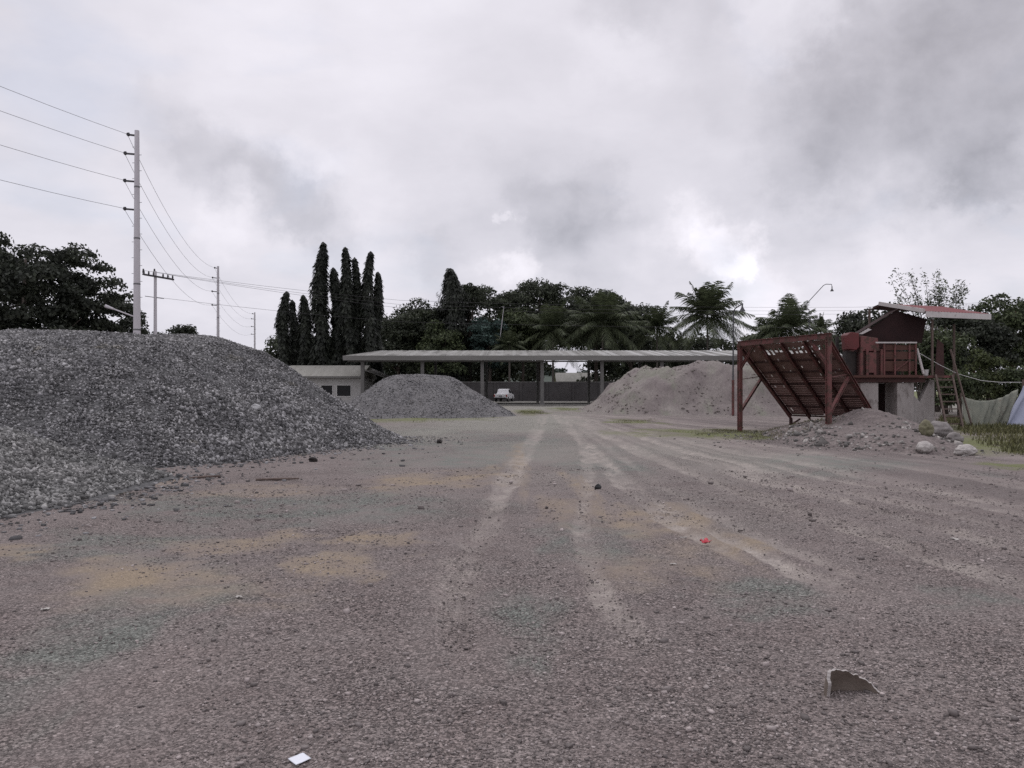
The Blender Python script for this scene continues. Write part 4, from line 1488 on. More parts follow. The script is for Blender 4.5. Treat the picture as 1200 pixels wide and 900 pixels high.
def pickup():
    Y = 106.0
    p = P(586.5, 472, Y)
    t = thing('pickup_truck', 'white pickup truck parked under the shed, seen from behind', 'pickup truck', (p.x, Y, 0.10))
    o = np.array([0, 0, 0.10])
    L_, W = 5.2, 1.82

    def sect(yzs, w, wt=None):
        """extruded side outline: list of (y, z), half width w at the bottom, wt at the top"""
        zmin = min(z for _, z in yzs); zmax = max(z for _, z in yzs)
        wt = w if wt is None else wt
        vs = []
        for s in (-1, 1):
            for y, z in yzs:
                ww = w + (wt - w) * (z - zmin) / (zmax - zmin)
                vs.append((s * ww, y, z))
        n = len(yzs)
        return vs, [tuple(range(n)), tuple(reversed(range(n, 2 * n)))] + [(i, (i + 1) % n, (i + 1) % n + n, i + n) for i in range(n)]
    ca, sa = math.cos(R(-11)), math.sin(R(-11))

    def place(mb):
        mb.v = [(p.x + x * ca - y * sa, Y + x * sa + y * ca, z + 0.10) for x, y, z in mb.v]
        return mb
    # body: y=0 at the tailgate, forward +y
    body = MB().add(*sect([(0, .5), (0, 1.05), (1.6, 1.08), (3.9, 1.08), (4.95, .98), (5.2, .75), (5.2, .42), (.1, .42)], W / 2))
    body_o = place(body).build('body', M['white_paint'], t, bevel=0.03)
    cab = MB().add(*sect([(1.62, 1.085), (1.75, 1.72), (2.9, 1.78), (3.75, 1.085)], W / 2 - .04, W / 2 - .22))
    place(cab).build('cab', M['white_paint'], t, bevel=0.03)
    place(MB().add([(-.62, 1.655, 1.18), (.62, 1.655, 1.18), (.53, 1.735, 1.62), (-.53, 1.735, 1.62)], [(0, 1, 2, 3)])).build('rear_window', M['glass_dark'], t)
    for s in (-1, 1):
        x_b, x_t = s * (W / 2 - .035 - .045), s * (W / 2 - .19)
        q = [(x_b + s * .03, 1.9, 1.2), (x_b + s * .03, 3.45, 1.2), (x_t + s * .015, 2.85, 1.65), (x_t + s * .015, 1.95, 1.65)]
        place(MB().add(q, [(0, 1, 2, 3)])).build('side_window', M['glass_dark'], t)
        place(MB().box((s * W / 2 - .13 if s > 0 else -W / 2 - .01, -.03, .68), (W / 2 + .01 if s > 0 else -W / 2 + .13, .04, 1.02))).build('tail_light', M['tail_red'], t)
        place(MB().box((s * (W / 2 + .02) - (.0 if s > 0 else .2), 3.15, 1.1), (s * (W / 2 + .02) + (.2 if s > 0 else .0), 3.27, 1.3))).build('side_mirror', M['black_plastic'], t)
        for yy in (.95, 4.15):
            m = MB()
            m.tube([(s * (W / 2 - .2), yy, .36), (s * (W / 2 + .02), yy, .36)], .36, 18)
            ty = place(m).build('wheel', M['tyre'], t)
            place(MB().tube([(s * (W / 2 + .021), yy, .36), (s * (W / 2 + .035), yy, .36)], .2, 14)).build('rim', M['rim_metal'], ty)
    place(MB().box((-.86, -.14, .42), (.86, -.01, .58))).build('rear_bumper', M['black_plastic'], t, bevel=0.02)
    place(MB().box((-.22, -.03, .72), (.22, -.005, .84))).build('tailgate_handle', M['black_plastic'], t)


pickup()


# ------------------------------------------------------------------ red screening ramp
def ramp():
    A = Vector((9.08, 30.8, 0))     # far-left post
    B = Vector((10.85, 26.5, 0))    # near-right post
    u = Vector((0.677, 0.737, 0))   # down-slope direction on plan
    zt, zb = 3.42, 0.50
    run = 5.02
    t = thing('screening_ramp', 'rusty red steel ramp with a slatted sloping screen on tall posts', 'steel ramp', (10.5, 30, 0))
    S = M['red_steel']
    for q, h in ((A, zt), (B, zt + .02)):
        m = MB().channel((q.x, q.y, -0.1), (q.x, q.y, h), .15, .15, up=(B - A).normalized(), t=.018)
        m.box((q.x - .055, q.y - .055, 0), (q.x + .055, q.y + .055, h - .02))
        m.build('post', S, t)
    e = (B - A).normalized()
    n3 = Vector((-u.x * (zt - zb), -u.y * (zt - zb), -run)).normalized() * -1

    def pt(s, d, off=0.0):
        """s 0..1 from far to near edge, d 0..1 down the slope"""
        base = A + (B - A) * s + u * run * d
        return Vector((base.x, base.y, zt + (zb - zt) * d)) + n3 * off
    # head beam
    MB().channel(Vector((*(A - e * .15).xy, zt + .06)), Vector((*(B + e * .15).xy, zt + .06)), .14, .2, t=.016).build('head_beam', S, t)
    # deck: plates in rows with slots of daylight between
    g = random.Random(3)
    rows = 38
    for side, cols in ((0, 9),):
        mb = MB()
        for i in range(rows):
            d0 = 0.02 + 0.96 * i / rows
            d1 = d0 + 0.96 / rows * (0.88 if i > 15 else 0.97)
            band = 0.8 if i in (2, 3, 4) else (0.22 if 6 < i < 16 else 0.12)
            for c in range(18):
                s0 = 0.02 + 0.96 * c / 18
                s1 = s0 + 0.96 / 18
                if i in (2, 3, 4) and g.random() < band and 2 < c:
                    s1 = s0 + 0.96 / 18 * g.uniform(0.3, 0.6)
                elif g.random() < band * 0.45:
                    s1 = s0 + 0.96 / 18 * g.uniform(0.6, 0.95)
                th = 0.008 + 0.003 * g.random()
                p = [pt(s0, d0), pt(s1, d0), pt(s1, d1), pt(s0, d1)]
                mb.prism(p, n3 * th)
        mb.build('screen_slats', M['screen_rust'], t)
    # stringers under the deck
    for s in (0.0, 0.25, 0.5, 0.75, 1.0):
        w = 0.14 if s in (0.0, 1.0) else 0.10
        MB().channel(pt(s, 0.0, -.085), pt(s, 1.0, -.085), w, .15, up=n3, t=.014).build('stringer', S, t)
    for d in (0.22, 0.36, 0.52, 0.68, 0.84, 0.985):
        MB().bar(pt(0.03, d, -.035), pt(0.97, d, -.035), .05, .05, up=n3).build('cross_bar', M['dark_steel'], t)
    # side boards along the top, weathered
    MB().bar(pt(-.012, 0.0, .09), pt(-.012, .35, .09), .03, .16, up=n3).build('side_board', S, t)
    # knee braces and struts
    for q, s in ((A, 0.0), (B, 1.0)):
        mid = pt(s, 0.40, -.17)
        MB().channel(Vector((q.x, q.y, 0.75)), mid, .1, .1, t=.012).build('strut', S, t)
        MB().bar(Vector((q.x, q.y, 2.05)), mid + Vector((0, 0, .1)), .025, .025).build('tie_rod', S, t)
        inw = e if s == 0.0 else -e
        MB().channel(Vector((q.x, q.y, 2.45)), Vector((q.x + inw.x * .85, q.y + inw.y * .85, zt - .05)), .09, .09, t=.012).build('knee_brace', S, t)
    # short legs at the foot
    for s in (0.0, 0.55):
        p = pt(s, 1.0, -.16)
        MB().box((p.x - .06, p.y - .06, -.1), (p.x + .06, p.y + .06, p.z)).bar((p.x, p.y, .08), pt(s + .12, 1.0, -.16), .06, .06).build('foot_leg', M['dark_steel'], t)


ramp()


# ------------------------------------------------------------------ crusher platform
def crusher():
    Y = 33.0
    k = Y / FPX

    def X(px, y=Y): return (px - 600) / FPX * y
    def Zp(py, y=Y): return CH + (HOR - py) / FPX * y
    t = thing('crusher_platform', 'roofed red crusher platform standing on pale concrete piers', 'crusher platform', (16.5, 34, 0))
    zd = Zp(440)
    # piers
    MB().box((X(1010), Y + .12, -.1), (X(1031), Y + 1.2, zd - .30)).build('pier', M['concrete'], t, bevel=0.015)
    MB().box((X(1053), Y + .12, -.1), (X(1073), Y + 1.2, zd - .30)).build('pier', M['concrete'], t, bevel=0.015)
    MB().prism([(X(1073) + .01, Y + .2, -.1), (X(1098), Y + .2, -.1), (X(1098), Y + .2, zd - .18), (X(1093), Y + .2, zd - .18), (X(1081), Y + .2, Zp(471)), (X(1073) + .01, Y + .2, Zp(463))], (0, .3, 0)).build('broken_wall', M['concrete'], t)
    MB().box((X(1010), Y + 2.6, -.1), (X(1098), Y + 2.8, zd - .31)).build('rear_wall', M['maroon_dark'], t)  # near-black sheet: shade of the opening between the piers, put into the colour
    MB().box((X(1010), Y + 3.4, -.1), (X(1098), Y + 3.6, zd - .31)).build('rear_wall', M['concrete_dark'], t)
    # beams and deck
    MB().box((X(996), Y + .05, zd - .295), (X(1085), Y + .2, zd - .105)).build('floor_beam', M['dark_steel'], t)
    MB().box((X(996), Y + 3.3, zd - .295), (X(1085), Y + 3.45, zd - .105)).build('floor_beam', M['dark_steel'], t)
    MB().box((X(988), Y - .05, zd - .10), (X(1117), Y + 3.7, zd)).build('deck', M['red_steel'], t)
    MB().box((X(1000), Y - .12, zd - .09), (X(1076), Y - .055, zd + .02)).build('deck_edge', M['rust_plank'], t)
    # planked front guard with rails
    z0 = zd + .01
    for (a, b, lo, hi, m_) in ((1036, 1073, 404, 410, 'rust_plank'), (1036, 1073, 412, 421, 'rust_plank'), (1036, 1073, 423, 435, 'rust_plank')):
        MB().box((X(a), Y + .06, Zp(hi)), (X(b), Y + .10, Zp(lo))).build('guard_plank', M[m_], t)
    for px in (1036.5, 1049, 1066, 1073.5):
        MB().bar((X(px), Y + .02, z0), (X(px), Y + .02, Zp(402)), .06, .06).build('guard_post', M['red_steel'], t)
    MB().bar((X(1026), Y - .02, Zp(401.5)), (X(1074), Y - .02, Zp(401.5)), .06, .06).build('rail', M['pale_fascia'], t)
    MB().bar((X(1050), Y + .03, Zp(434)), (X(1066), Y + .03, Zp(422)), .05, .04).build('guard_brace', M['red_steel'], t)
    # slanting pale pipe
    MB().tube([(X(1076), Y + .1, Zp(408)), (X(1082), Y - .02, Zp(438))], .05, 8).build('drain_pipe', M['pale_fascia'], t)
    # roof posts
    for px, top, yy in ((1092.5, 374, Y + .1), (1019, 362, Y + 3.0), (1118, 380, Y + 1.5)):
        MB().bar((X(px, yy), yy, zd - .02), (X(px, yy), yy, Zp(top, yy)), .075, .075).build('roof_post', M['wood'], t)
    # roof
    LL, LR = Vector((17.3, 32.4, 4.93)), Vector((20.95, 33.9, 4.96))
    bdir = Vector((-1.5, 3.6, 0)).normalized()
    up = bdir * 2.3 + Vector((0, 0, .55))
    UL, UR = LL + up, LR + up
    back = bdir * 0.5 + Vector((0, 0, -.12))
    th = Vector((0, 0, .05))
    V, Fs = [], []
    nseg = 44
    for i in range(nseg + 1):
        q = i / nseg
        dz = Vector((0, 0, .025 if i % 2 else 0))
        V += [LL.lerp(LR, q) + dz, UL.lerp(UR, q) + dz, (UL + back).lerp(UR + back, q) + dz]
    for i in range(nseg):
        a = 3 * i
        Fs += [(a, a + 3, a + 4, a + 1), (a + 1, a + 4, a + 5, a + 2)]
    rf = MB().add(V, Fs).build('roof', M['red_roof'], t)
    MB().prism([LL - th, LR - th, UR - th, UL - th], (0, 0, -.04)).prism([UL - th, UR - th, UR + back - th, UL + back - th], (0, 0, -.04)).build('lining', M['dark_steel'], rf)
    a_ = (LR - LL).normalized()
    fr = -bdir * .04
    MB().prism([LL + fr + Vector((0, 0, -.24)), LR + fr + Vector((0, 0, -.24)), LR + fr + Vector((0, 0, .0)), LL + fr + Vector((0, 0, .0))], -bdir * .03).build('fascia', M['pale_fascia'], rf)
    MB().bar(LL - a_ * .03 + Vector((0, 0, .02)), UL - a_ * .03 + Vector((0, 0, .02)), .08, .16).build('barge_board', M['pale_fascia'], rf)
    # maroon cladding under the gable and the sloping side sheet
    yy = Y + .6
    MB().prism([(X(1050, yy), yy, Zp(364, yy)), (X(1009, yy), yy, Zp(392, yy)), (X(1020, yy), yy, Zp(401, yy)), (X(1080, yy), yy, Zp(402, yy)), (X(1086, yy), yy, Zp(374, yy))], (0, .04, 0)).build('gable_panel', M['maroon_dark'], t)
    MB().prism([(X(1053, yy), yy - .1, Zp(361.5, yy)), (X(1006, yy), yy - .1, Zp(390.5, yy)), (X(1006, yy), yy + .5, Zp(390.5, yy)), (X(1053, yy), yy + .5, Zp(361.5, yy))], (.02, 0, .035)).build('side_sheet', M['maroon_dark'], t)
    MB().prism([(X(1016, yy), yy - .13, Zp(385, yy)), (X(1005, yy), yy - .13, Zp(391.5, yy)), (X(1009, yy), yy - .13, Zp(392, yy)), (X(1020, yy), yy - .13, Zp(386.5, yy))], (0, .02, 0)).build('sheet_edge', M['pale_fascia'], t)
    MB().box((X(1024), Y + 3.0, zd), (X(1086), Y + 3.1, Zp(395))).build('back_screen', M['dark_steel'], t)
    # right-hand end of the deck: hung dark sacking on the post
    MB().prism([(X(1108), Y + .8, zd), (X(1119), Y + .8, zd), (X(1118), Y + .8, Zp(402)), (X(1111), Y + .8, Zp(396))], (0, .06, 0)).build('end_board', M['dark_steel'], t)

    # the crusher machine on the deck
    c = thing('jaw_crusher', 'dark red crusher machine with a bright red hopper box on the platform', 'crusher', (X(1012), Y + .8, zd))
    hb = MB().prism([(X(994.5), Y + .1, Zp(392)), (X(998), Y + .1, Zp(389)), (X(1008), Y + .1, Zp(390)), (X(1008.5), Y + .1, Zp(406)), (X(1005), Y + .1, Zp(410)), (X(996), Y + .1, Zp(409))], (0, .7, 0))
    hb.build('hopper_box', M['red_bright'], c, bevel=0.02)
    MB().box((X(1009.5), Y + .15, zd), (X(1034.5), Y + 1.6, Zp(412))).build('body', M['dark_steel'], c, bevel=0.02)
    MB().prism([(X(1010), Y + .1, Zp(393)), (X(1030), Y + .1, Zp(396)), (X(1033), Y + .1, Zp(411.5)), (X(1010), Y + .1, Zp(411.5))], (0, 1.2, 0)).build('feed_chute', M['red_steel'], c, bevel=0.02)
    for px in (1010.5, 1017, 1026, 1034):
        MB().box((X(px) - .05, Y + .03, zd), (X(px) + .05, Y + .145, Zp(409))).build('rib', M['red_steel'], c)
    MB().box((X(1018.5), Y + .02, zd + .12), (X(1025), Y + .146, Zp(413))).build('cover_plate', M['red_steel'], c)
    MB().box((X(996), Y + .35, zd), (X(1007), Y + .75, Zp(411))).build('stand', M['black_steel'], c)
    MB().box((X(987), Y + .6, zd), (X(990), Y + .7, Zp(393))).build('stay', M['black_steel'], c)
    MB().tube([(X(1040), Y + .5, Zp(428)), (X(1052), Y + .5, Zp(428))], .22, 14).build('motor', M['black_steel'], c)
    MB().box((X(1038), Y + .3, zd), (X(1054), Y + .75, Zp(434.5))).build('motor_base', M['dark_steel'], c)
    MB().bar((X(1032), Y + .3, Zp(414)), (X(1050), Y + .4, Zp(424)), .10, .22).build('belt_guard', M['dark_steel'], c)
    MB().bar((X(1036), Y + 1.2, Zp(409)), (X(1066), Y + 1.2, Zp(404)), .12, .12).build('cross_beam', M['dark_steel'], c)
    MB().tube([(X(1060), Y + .7, zd), (X(1060), Y + .7, Zp(409))], .07, 8).build('pipe', M['black_steel'], c)
    MB().tube([(X(1070), Y + .9, zd), (X(1069), Y + .9, Zp(403))], .05, 8).build('pipe', M['wood'], c)
    # pail on the deck
    b = thing('pail', 'pale pail on the platform edge beside the roof post', 'pail', (X(1089), Y + .3, zd))
    MB().tube([(X(1089), Y + .3, zd + .003), (X(1089), Y + .3, zd + .26)], [.10, .135], 16).build('bucket', M['white_trim'], b)

    # ladder
    l = thing('ladder', 'steep dark wooden ladder leaning on the right end of the platform', 'ladder', (X(1110), Y - .5, 0))
    p0, p1 = Vector((X(1095), Y - .09, zd + .02)), Vector((X(1114.5), Y - .09, zd + .02))
    q0, q1 = Vector((X(1110, 31.6), 31.6, 0.0)), Vector((X(1129, 31.6), 31.6, 0.0))
    for a, b_ in ((p0, q0), (p1, q1)):
        MB().bar(a, b_, .07, .1).build('rail', M['wood'], l)
    for i in range(7):
        q = (i + .7) / 7.5
        MB().bar(p0.lerp(q0, q), p1.lerp(q1, q), .09, .05).build('rung', M['wood'], l)
    MB().bar((X(1117), Y + .2, Zp(409)), (X(1140, 32.3), 32.3, 0.0), .06, .06).build('handrail', M['wood'], l)


crusher()


# ------------------------------------------------------------------ tarps, rope, grass
def tarp(name, label, mat, tl, tr, bl, br, sag, out, nu=40, nv=16, seed=1):
    V = []
    for j in range(nv + 1):
        v = j / nv
        for i in range(nu + 1):
            u = i / nu
            a = tl.lerp(tr, u); b = bl.lerp(br, u)
            p = a.lerp(b, v)
            z = p.z - sag * 4 * u * (1 - u) * (1 - v)
            w = 0.09 * math.sin(u * 21 + 3 * v + seed) * (0.35 + .65 * v) + 0.05 * math.sin(u * 47 + seed * 2 + v * 5)
            V.append((p.x + 0.03 * math.sin(v * 9 + u * 13), p.y - out * v * (1 - v) + w, z))
    V = np.array(V)
    ii = (np.arange(nv)[:, None] * (nu + 1) + np.arange(nu)[None, :]).ravel()
    F = np.stack([ii, ii + 1, ii + nu + 2, ii + nu + 1], 1)
    c = V.mean(0); c[2] = V[:, 2].min()
    o = put_np(name, V, F, mat, loc=c, smooth=True)
    m = o.modifiers.new('cloth', 'SOLIDIFY')
    m.thickness = 0.012
    return tag(o, label, 'tarpaulin')


tarp('tarpaulin', 'faded green tarpaulin sagging from a rope behind the grass', M['tarp_green'], P(1126, 464, 33.8), P(1192, 456, 34.5), P(1130, 503, 33.4), P(1180, 503, 33.8), 0.35, .2)
tarp('tarpaulin', 'pale blue tarpaulin pitched like a tent at the right edge', M['tarp_blue'], P(1199, 452, 33), P(1260, 448, 33.4), P(1174, 504, 32.4), P(1262, 508, 31.2), 0.05, .1, seed=3)
for (a, b) in (((1126, 33.85), (462, 0)), ((1199, 34.4), (446, 0))):
    p = P(a[0], b[0], a[1])
    o = MB().bar((p.x, p.y, -.1), (p.x, p.y, p.z + .05), .06, .06).build('tarp_pole', M['wood'], loc=(p.x, p.y, 0))
    tag(o, 'thin wooden pole at the ladder end of the green tarp' if a[0] < 1150 else 'thin wooden pole between the green and blue tarps', 'pole', 'poles holding the tarps')


def grass(name, label, patches, n, hmin, hmax, mat):
    Cs = []
    for (poly, k, dens) in patches:
        xs = [p[0] for p in poly]; ys_ = [p[1] for p in poly]
        m = int(n * k)
        X = RNG.uniform(min(xs), max(xs), m); Y = RNG.uniform(min(ys_), max(ys_), m)
        d = inside_dist(X, Y, poly)
        pr = np.clip(d / 0.6, 0, 1) * np.clip(0.6 + 0.8 * fbm(X * .8, Y * .8, seed=15), 0.08, 1) * dens
        ok = RNG.random(m) < pr
        Cs.append(np.stack([X[ok], Y[ok], np.maximum(0, fn_e(X[ok], Y[ok]))], 1))
    C = np.concatenate(Cs)
    n = len(C)
    a = RNG.uniform(0, 6.283, n)
    h = RNG.uniform(hmin, hmax, n) * np.clip(0.7 + .5 * fbm(C[:, 0] * .6, C[:, 1] * .6, seed=19), .3, 1.3)
    lean = RNG.uniform(0.1, 0.7, n) * h
    w = np.stack([np.cos(a), np.sin(a), np.zeros(n)], 1) * (h * 0.055 + .004)[:, None]
    d = np.stack([-np.sin(a) * lean, np.cos(a) * lean, h], 1)
    mid = C + d * np.array([.4, .4, .62])
    V = np.stack([C - w, C + w, mid + w * .8, mid - w * .8, mid - w * .8, mid + w * .8, C + d + w * .1, C + d - w * .1], 1).reshape(-1, 3)
    F = np.arange(n * 8).reshape(-1, 4)
    o = put_np(name, V, F, mat)
    return tag(o, label, 'grass', kind='stuff')


def gpoly(pts):
    return [tuple(G(*p)[:2]) for p in pts]


verge = gpoly([(1118, 503), (1135, 517), (1160, 529), (1215, 540), (1300, 540), (1300, 495), (1215, 489), (1100, 489), (1095, 494)])
grass('grass', 'tall olive grass in front of the green and blue tarps', [(verge, 1.0, 1.0)], 130000, 0.08, 0.30, M['grass'])
low = [(gpoly([(770, 505), (830, 503), (930, 505), (1000, 512), (930, 517), (850, 515)]), 0.9, 1.0),
       (gpoly([(604, 481), (640, 481), (645, 485), (604, 486)]), .3, .8), (gpoly([(650, 478), (695, 478), (700, 481), (650, 482)]), .25, .8),
       (gpoly([(715, 492), (770, 491), (775, 496), (710, 497)]), .25, .8), (gpoly([(400, 488), (560, 487), (600, 489), (560, 495), (420, 497)]), .4, .5)]
grass('short_grass', 'thin patches of short grass at the edges of the yard', low, 16000, 0.02, 0.09, M['grass'])


# ------------------------------------------------------------------ utility poles and wires
def tall_pole(label, px, top, Y, r0, r1, arms, lamp=False):
    p = P(px, top, Y)
    t = thing('utility_pole', label, 'utility pole', (p.x, Y, 0), 'power poles')
    MB().tube([(p.x, Y, -.1), (p.x, Y, p.z)], [r0, r1], 14).build('shaft', M['concrete_pale'], t, smooth=False)
    ends = []
    for (apx, apy) in arms:
        e = P(apx, apy, Y)
        MB().bar((p.x, Y, e.z), (e.x, Y, e.z + .06), .10, .10).build('crossarm', M['insulator'], t)
        MB().tube([(e.x, Y, e.z + .0), (e.x - .06, Y, e.z + .12), (e.x - .12, Y, e.z + .14)], [.09, .12, .06], 8).build('insulator', M['insulator'], t)
        ends.append(Vector((e.x - .1, Y, e.z + .1)))
    # climbing steps
    n = 26
    for i in range(n):
        z = p.z * (.25 + .72 * i / n)
        s = -1 if i % 2 else 1
        r = r0 + (r1 - r0) * z / p.z
        MB().bar((p.x + s * r * .9, Y, z), (p.x + s * (r + .14), Y, z), .025, .025).build('step', M['wire'], t)
    for z in (p.z * .30, p.z * .46, p.z * .62, p.z * .80):
        r = r0 + (r1 - r0) * z / p.z
        MB().tube([(p.x, Y, z), (p.x, Y, z + .09)], r + .012, 14).build('band', M['wire'], t)
    if lamp:
        a, b = P(157, 371, Y), P(133, 362, Y)
        MB().tube([a, b], .045, 8).build('lamp_arm', M['concrete_pale'], t)
        MB().tube([b, b + (b - a).normalized() * .55], [.07, .11], 8).build('lamp_head', M['concrete_pale'], t)
    return ends


e1 = tall_pole('tallest grey power pole, thick and tapering, rising behind the largest stone heap', 160.5, 153, 49, .25, .14, [(151, 159), (147.5, 181), (147, 213), (147, 246)], lamp=True)
e3 = tall_pole('grey power pole standing mid-way along the line, right of the cross-armed pole', 255.5, 312, 102, .22, .14, [(252, 314.5), (249.5, 326), (249, 342), (249, 358)])
e4 = tall_pole('farthest and smallest power pole of the line, left of the columnar trees', 298.5, 366, 161, .22, .14, [(296, 368), (295, 374), (295, 383), (295, 392)])


def catenary(a, b, sag, n=18):
    return [a.lerp(b, q) - Vector((0, 0, sag * 4 * q * (1 - q))) for q in np.linspace(0, 1, n)]


names = ['topmost', 'second', 'third', 'lowest']
for i in range(4):
    a0 = Vector((-33.0, -4.0, e1[i].z - .2))
    pts = catenary(a0, e1[i], 1.3)[:-1] + catenary(e1[i], e3[i], 1.8)[:-1] + catenary(e3[i], e4[i], 1.6)
    o = MB().tube(pts, .0125, 5).build('power_wire', M['wire'])
    tag(o, '%s wire of the tall power pole line, crossing the left of the sky' % names[i], 'wire', 'wires of the tall pole line')


def cross_pole():
    Y = 67
    p = P(182, 318, Y)
    t = thing('utility_pole', 'short grey utility pole with a tilted crossarm beside the tallest pole', 'utility pole', (p.x, Y, 0), 'power poles')
    MB().tube([(p.x, Y, -.1), (p.x, Y, p.z)], [.17, .12], 12).build('shaft', M['concrete_pale'], t)
    a, b = P(168, 321.5, Y), P(203, 327.5, Y)
    MB().bar(a + Vector((0, -.14, 0)), b + Vector((0, -.14, 0)), .12, .14).build('crossarm', M['insulator'], t)
    MB().bar(a + Vector((0, .14, 0)), b + Vector((0, .14, 0)), .12, .14).build('crossarm', M['insulator'], t)
    ends = []
    for q in (0.02, .18, .34, .66, .82, .98):
        c = a.lerp(b, q)
        MB().tube([c, c + Vector((0, 0, .16)), c + Vector((0, 0, .34))], [.045, .075, .05], 8).build('insulator', M['insulator'], t)
        ends.append(c + Vector((0, 0, .34)))
    for px, py in ((181, 317), (168, 317)):
        c = P(px, py, Y)
        MB().tube([c - Vector((0, 0, .2)), c + Vector((0, 0, .15))], [.1, .06], 8).build('insulator', M['insulator'], t)
    c = P(181, 348, Y)
    MB().bar(P(170, 347, Y), P(192, 350, Y), .05, .05).build('bracket', M['insulator'], t)
    return ends, c


xe, low_pt = cross_pole()

# wires crossing behind the shed, on one distant pole to the right
rp_top = P(1245, 346, 96)
rp = thing('utility_pole', 'grey utility pole beyond the right edge carrying the road wires', 'utility pole', (rp_top.x, 96, 0), 'power poles')
MB().tube([(rp_top.x, 96, -.1), (rp_top.x, 96, rp_top.z)], [.17, .12], 10).build('shaft', M['concrete_pale'], rp)
MB().bar(rp_top + Vector((-1.2, 0, -.4)), rp_top + Vector((1.2, 0, -.4)), .12, .14).build('crossarm', M['insulator'], rp)
spec = [(xe[0], (470, 352, 80), (1000, 360, 92), 'topmost'), (xe[2], (470, 357, 80), (1000, 364, 92), 'second'), (xe[4], (470, 361, 80), (1000, 368, 92), 'third'),
        (low_pt, (470, 377, 80), (1000, 383, 92), 'lowest')]
for i, (s, m1, m2, nm) in enumerate(spec):
    a, b = P(*m1), P(*m2)
    c = rp_top + Vector((-1.1 + .7 * i, 0, -.3 if i < 3 else -2.2))
    pts = catenary(s, a, .15, 8)[:-1] + catenary(a, b, .25, 14)[:-1] + catenary(b, c, .2, 8)
    o = MB().tube(pts, .012, 5).build('road_wire', M['insulator'])
    tag(o, '%s of the wires crossing in front of the trees from the cross-armed pole' % nm, 'wire', 'wires crossing behind the shed')

# rope and wire by the crusher
pts = [P(1076, 413, 33.1), P(1100, 427, 33.1), P(1122, 438, 33.2), P(1150, 446, 33.4), P(1172, 448, 34), P(1200, 448, 34.5), P(1250, 448, 35)]
o = MB().tube(pts, .012, 5).build('rope', M['white_trim'], loc=pts[0])
tag(o, 'thin pale rope running from the crusher platform to above the tarps', 'rope')


# ------------------------------------------------------------------ yard lamps
def bell(mb, top, r, h):
    mb.tube([top, top - Vector((0, 0, h * .25)), top - Vector((0, 0, h * .6)), top - Vector((0, 0, h))], [r * .22, r * .3, r * .62, r], 14, cap=False)


def lamp(label, base, pole_top, arm, head, col, low_col):
    t = thing('yard_lamp', label, 'lamp', (base.x, base.y, 0), 'yard lamps')
    zj = 2.3
    MB().tube([(base.x, base.y, -.1), (base.x, base.y, zj)], .085, 10).build('pole_foot', M[low_col], t)
    MB().tube([(base.x, base.y, zj), pole_top], [.05, .04], 10).build('pole', M[col], t)
    MB().tube([pole_top] + arm, .038, 8).build('arm', M[col], t)
    mb = MB()
    bell(mb, head, .20, .34)
    mb.tube([head + Vector((0, 0, .16)), head], .05, 8)
    mb.build('lamp_shade', M['lamp_metal'], t)


b = G(859, 487)
tp = P(859.5, 366, b.y)
lamp('thin yard lamp on a red-footed pole in front of the sand heap', b, tp, [P(860, 362, b.y) + Vector((0, -.3, 0)), P(862.5, 359, b.y) + Vector((.05, -.9, 0)), P(864.5, 359, b.y) + Vector((0, -1.0, 0))], P(864.5, 360.5, b.y) + Vector((0, -1.0, 0)), 'lamp_metal', 'red_steel')
Yl = 86
b2 = P(936, 470, Yl)
lamp('gooseneck yard lamp reaching out above the palms', Vector((b2.x, Yl - 3, 0)), P(936, 366, Yl) + Vector((0, -3, 0)), [P(941, 360.5, Yl - 3), P(965, 334.5, Yl - 3), P(968, 333, Yl - 3), P(974.5, 333.2, Yl - 3), P(975, 336, Yl - 3)], P(975, 337.5, Yl - 3), 'lamp_metal', 'lamp_metal')


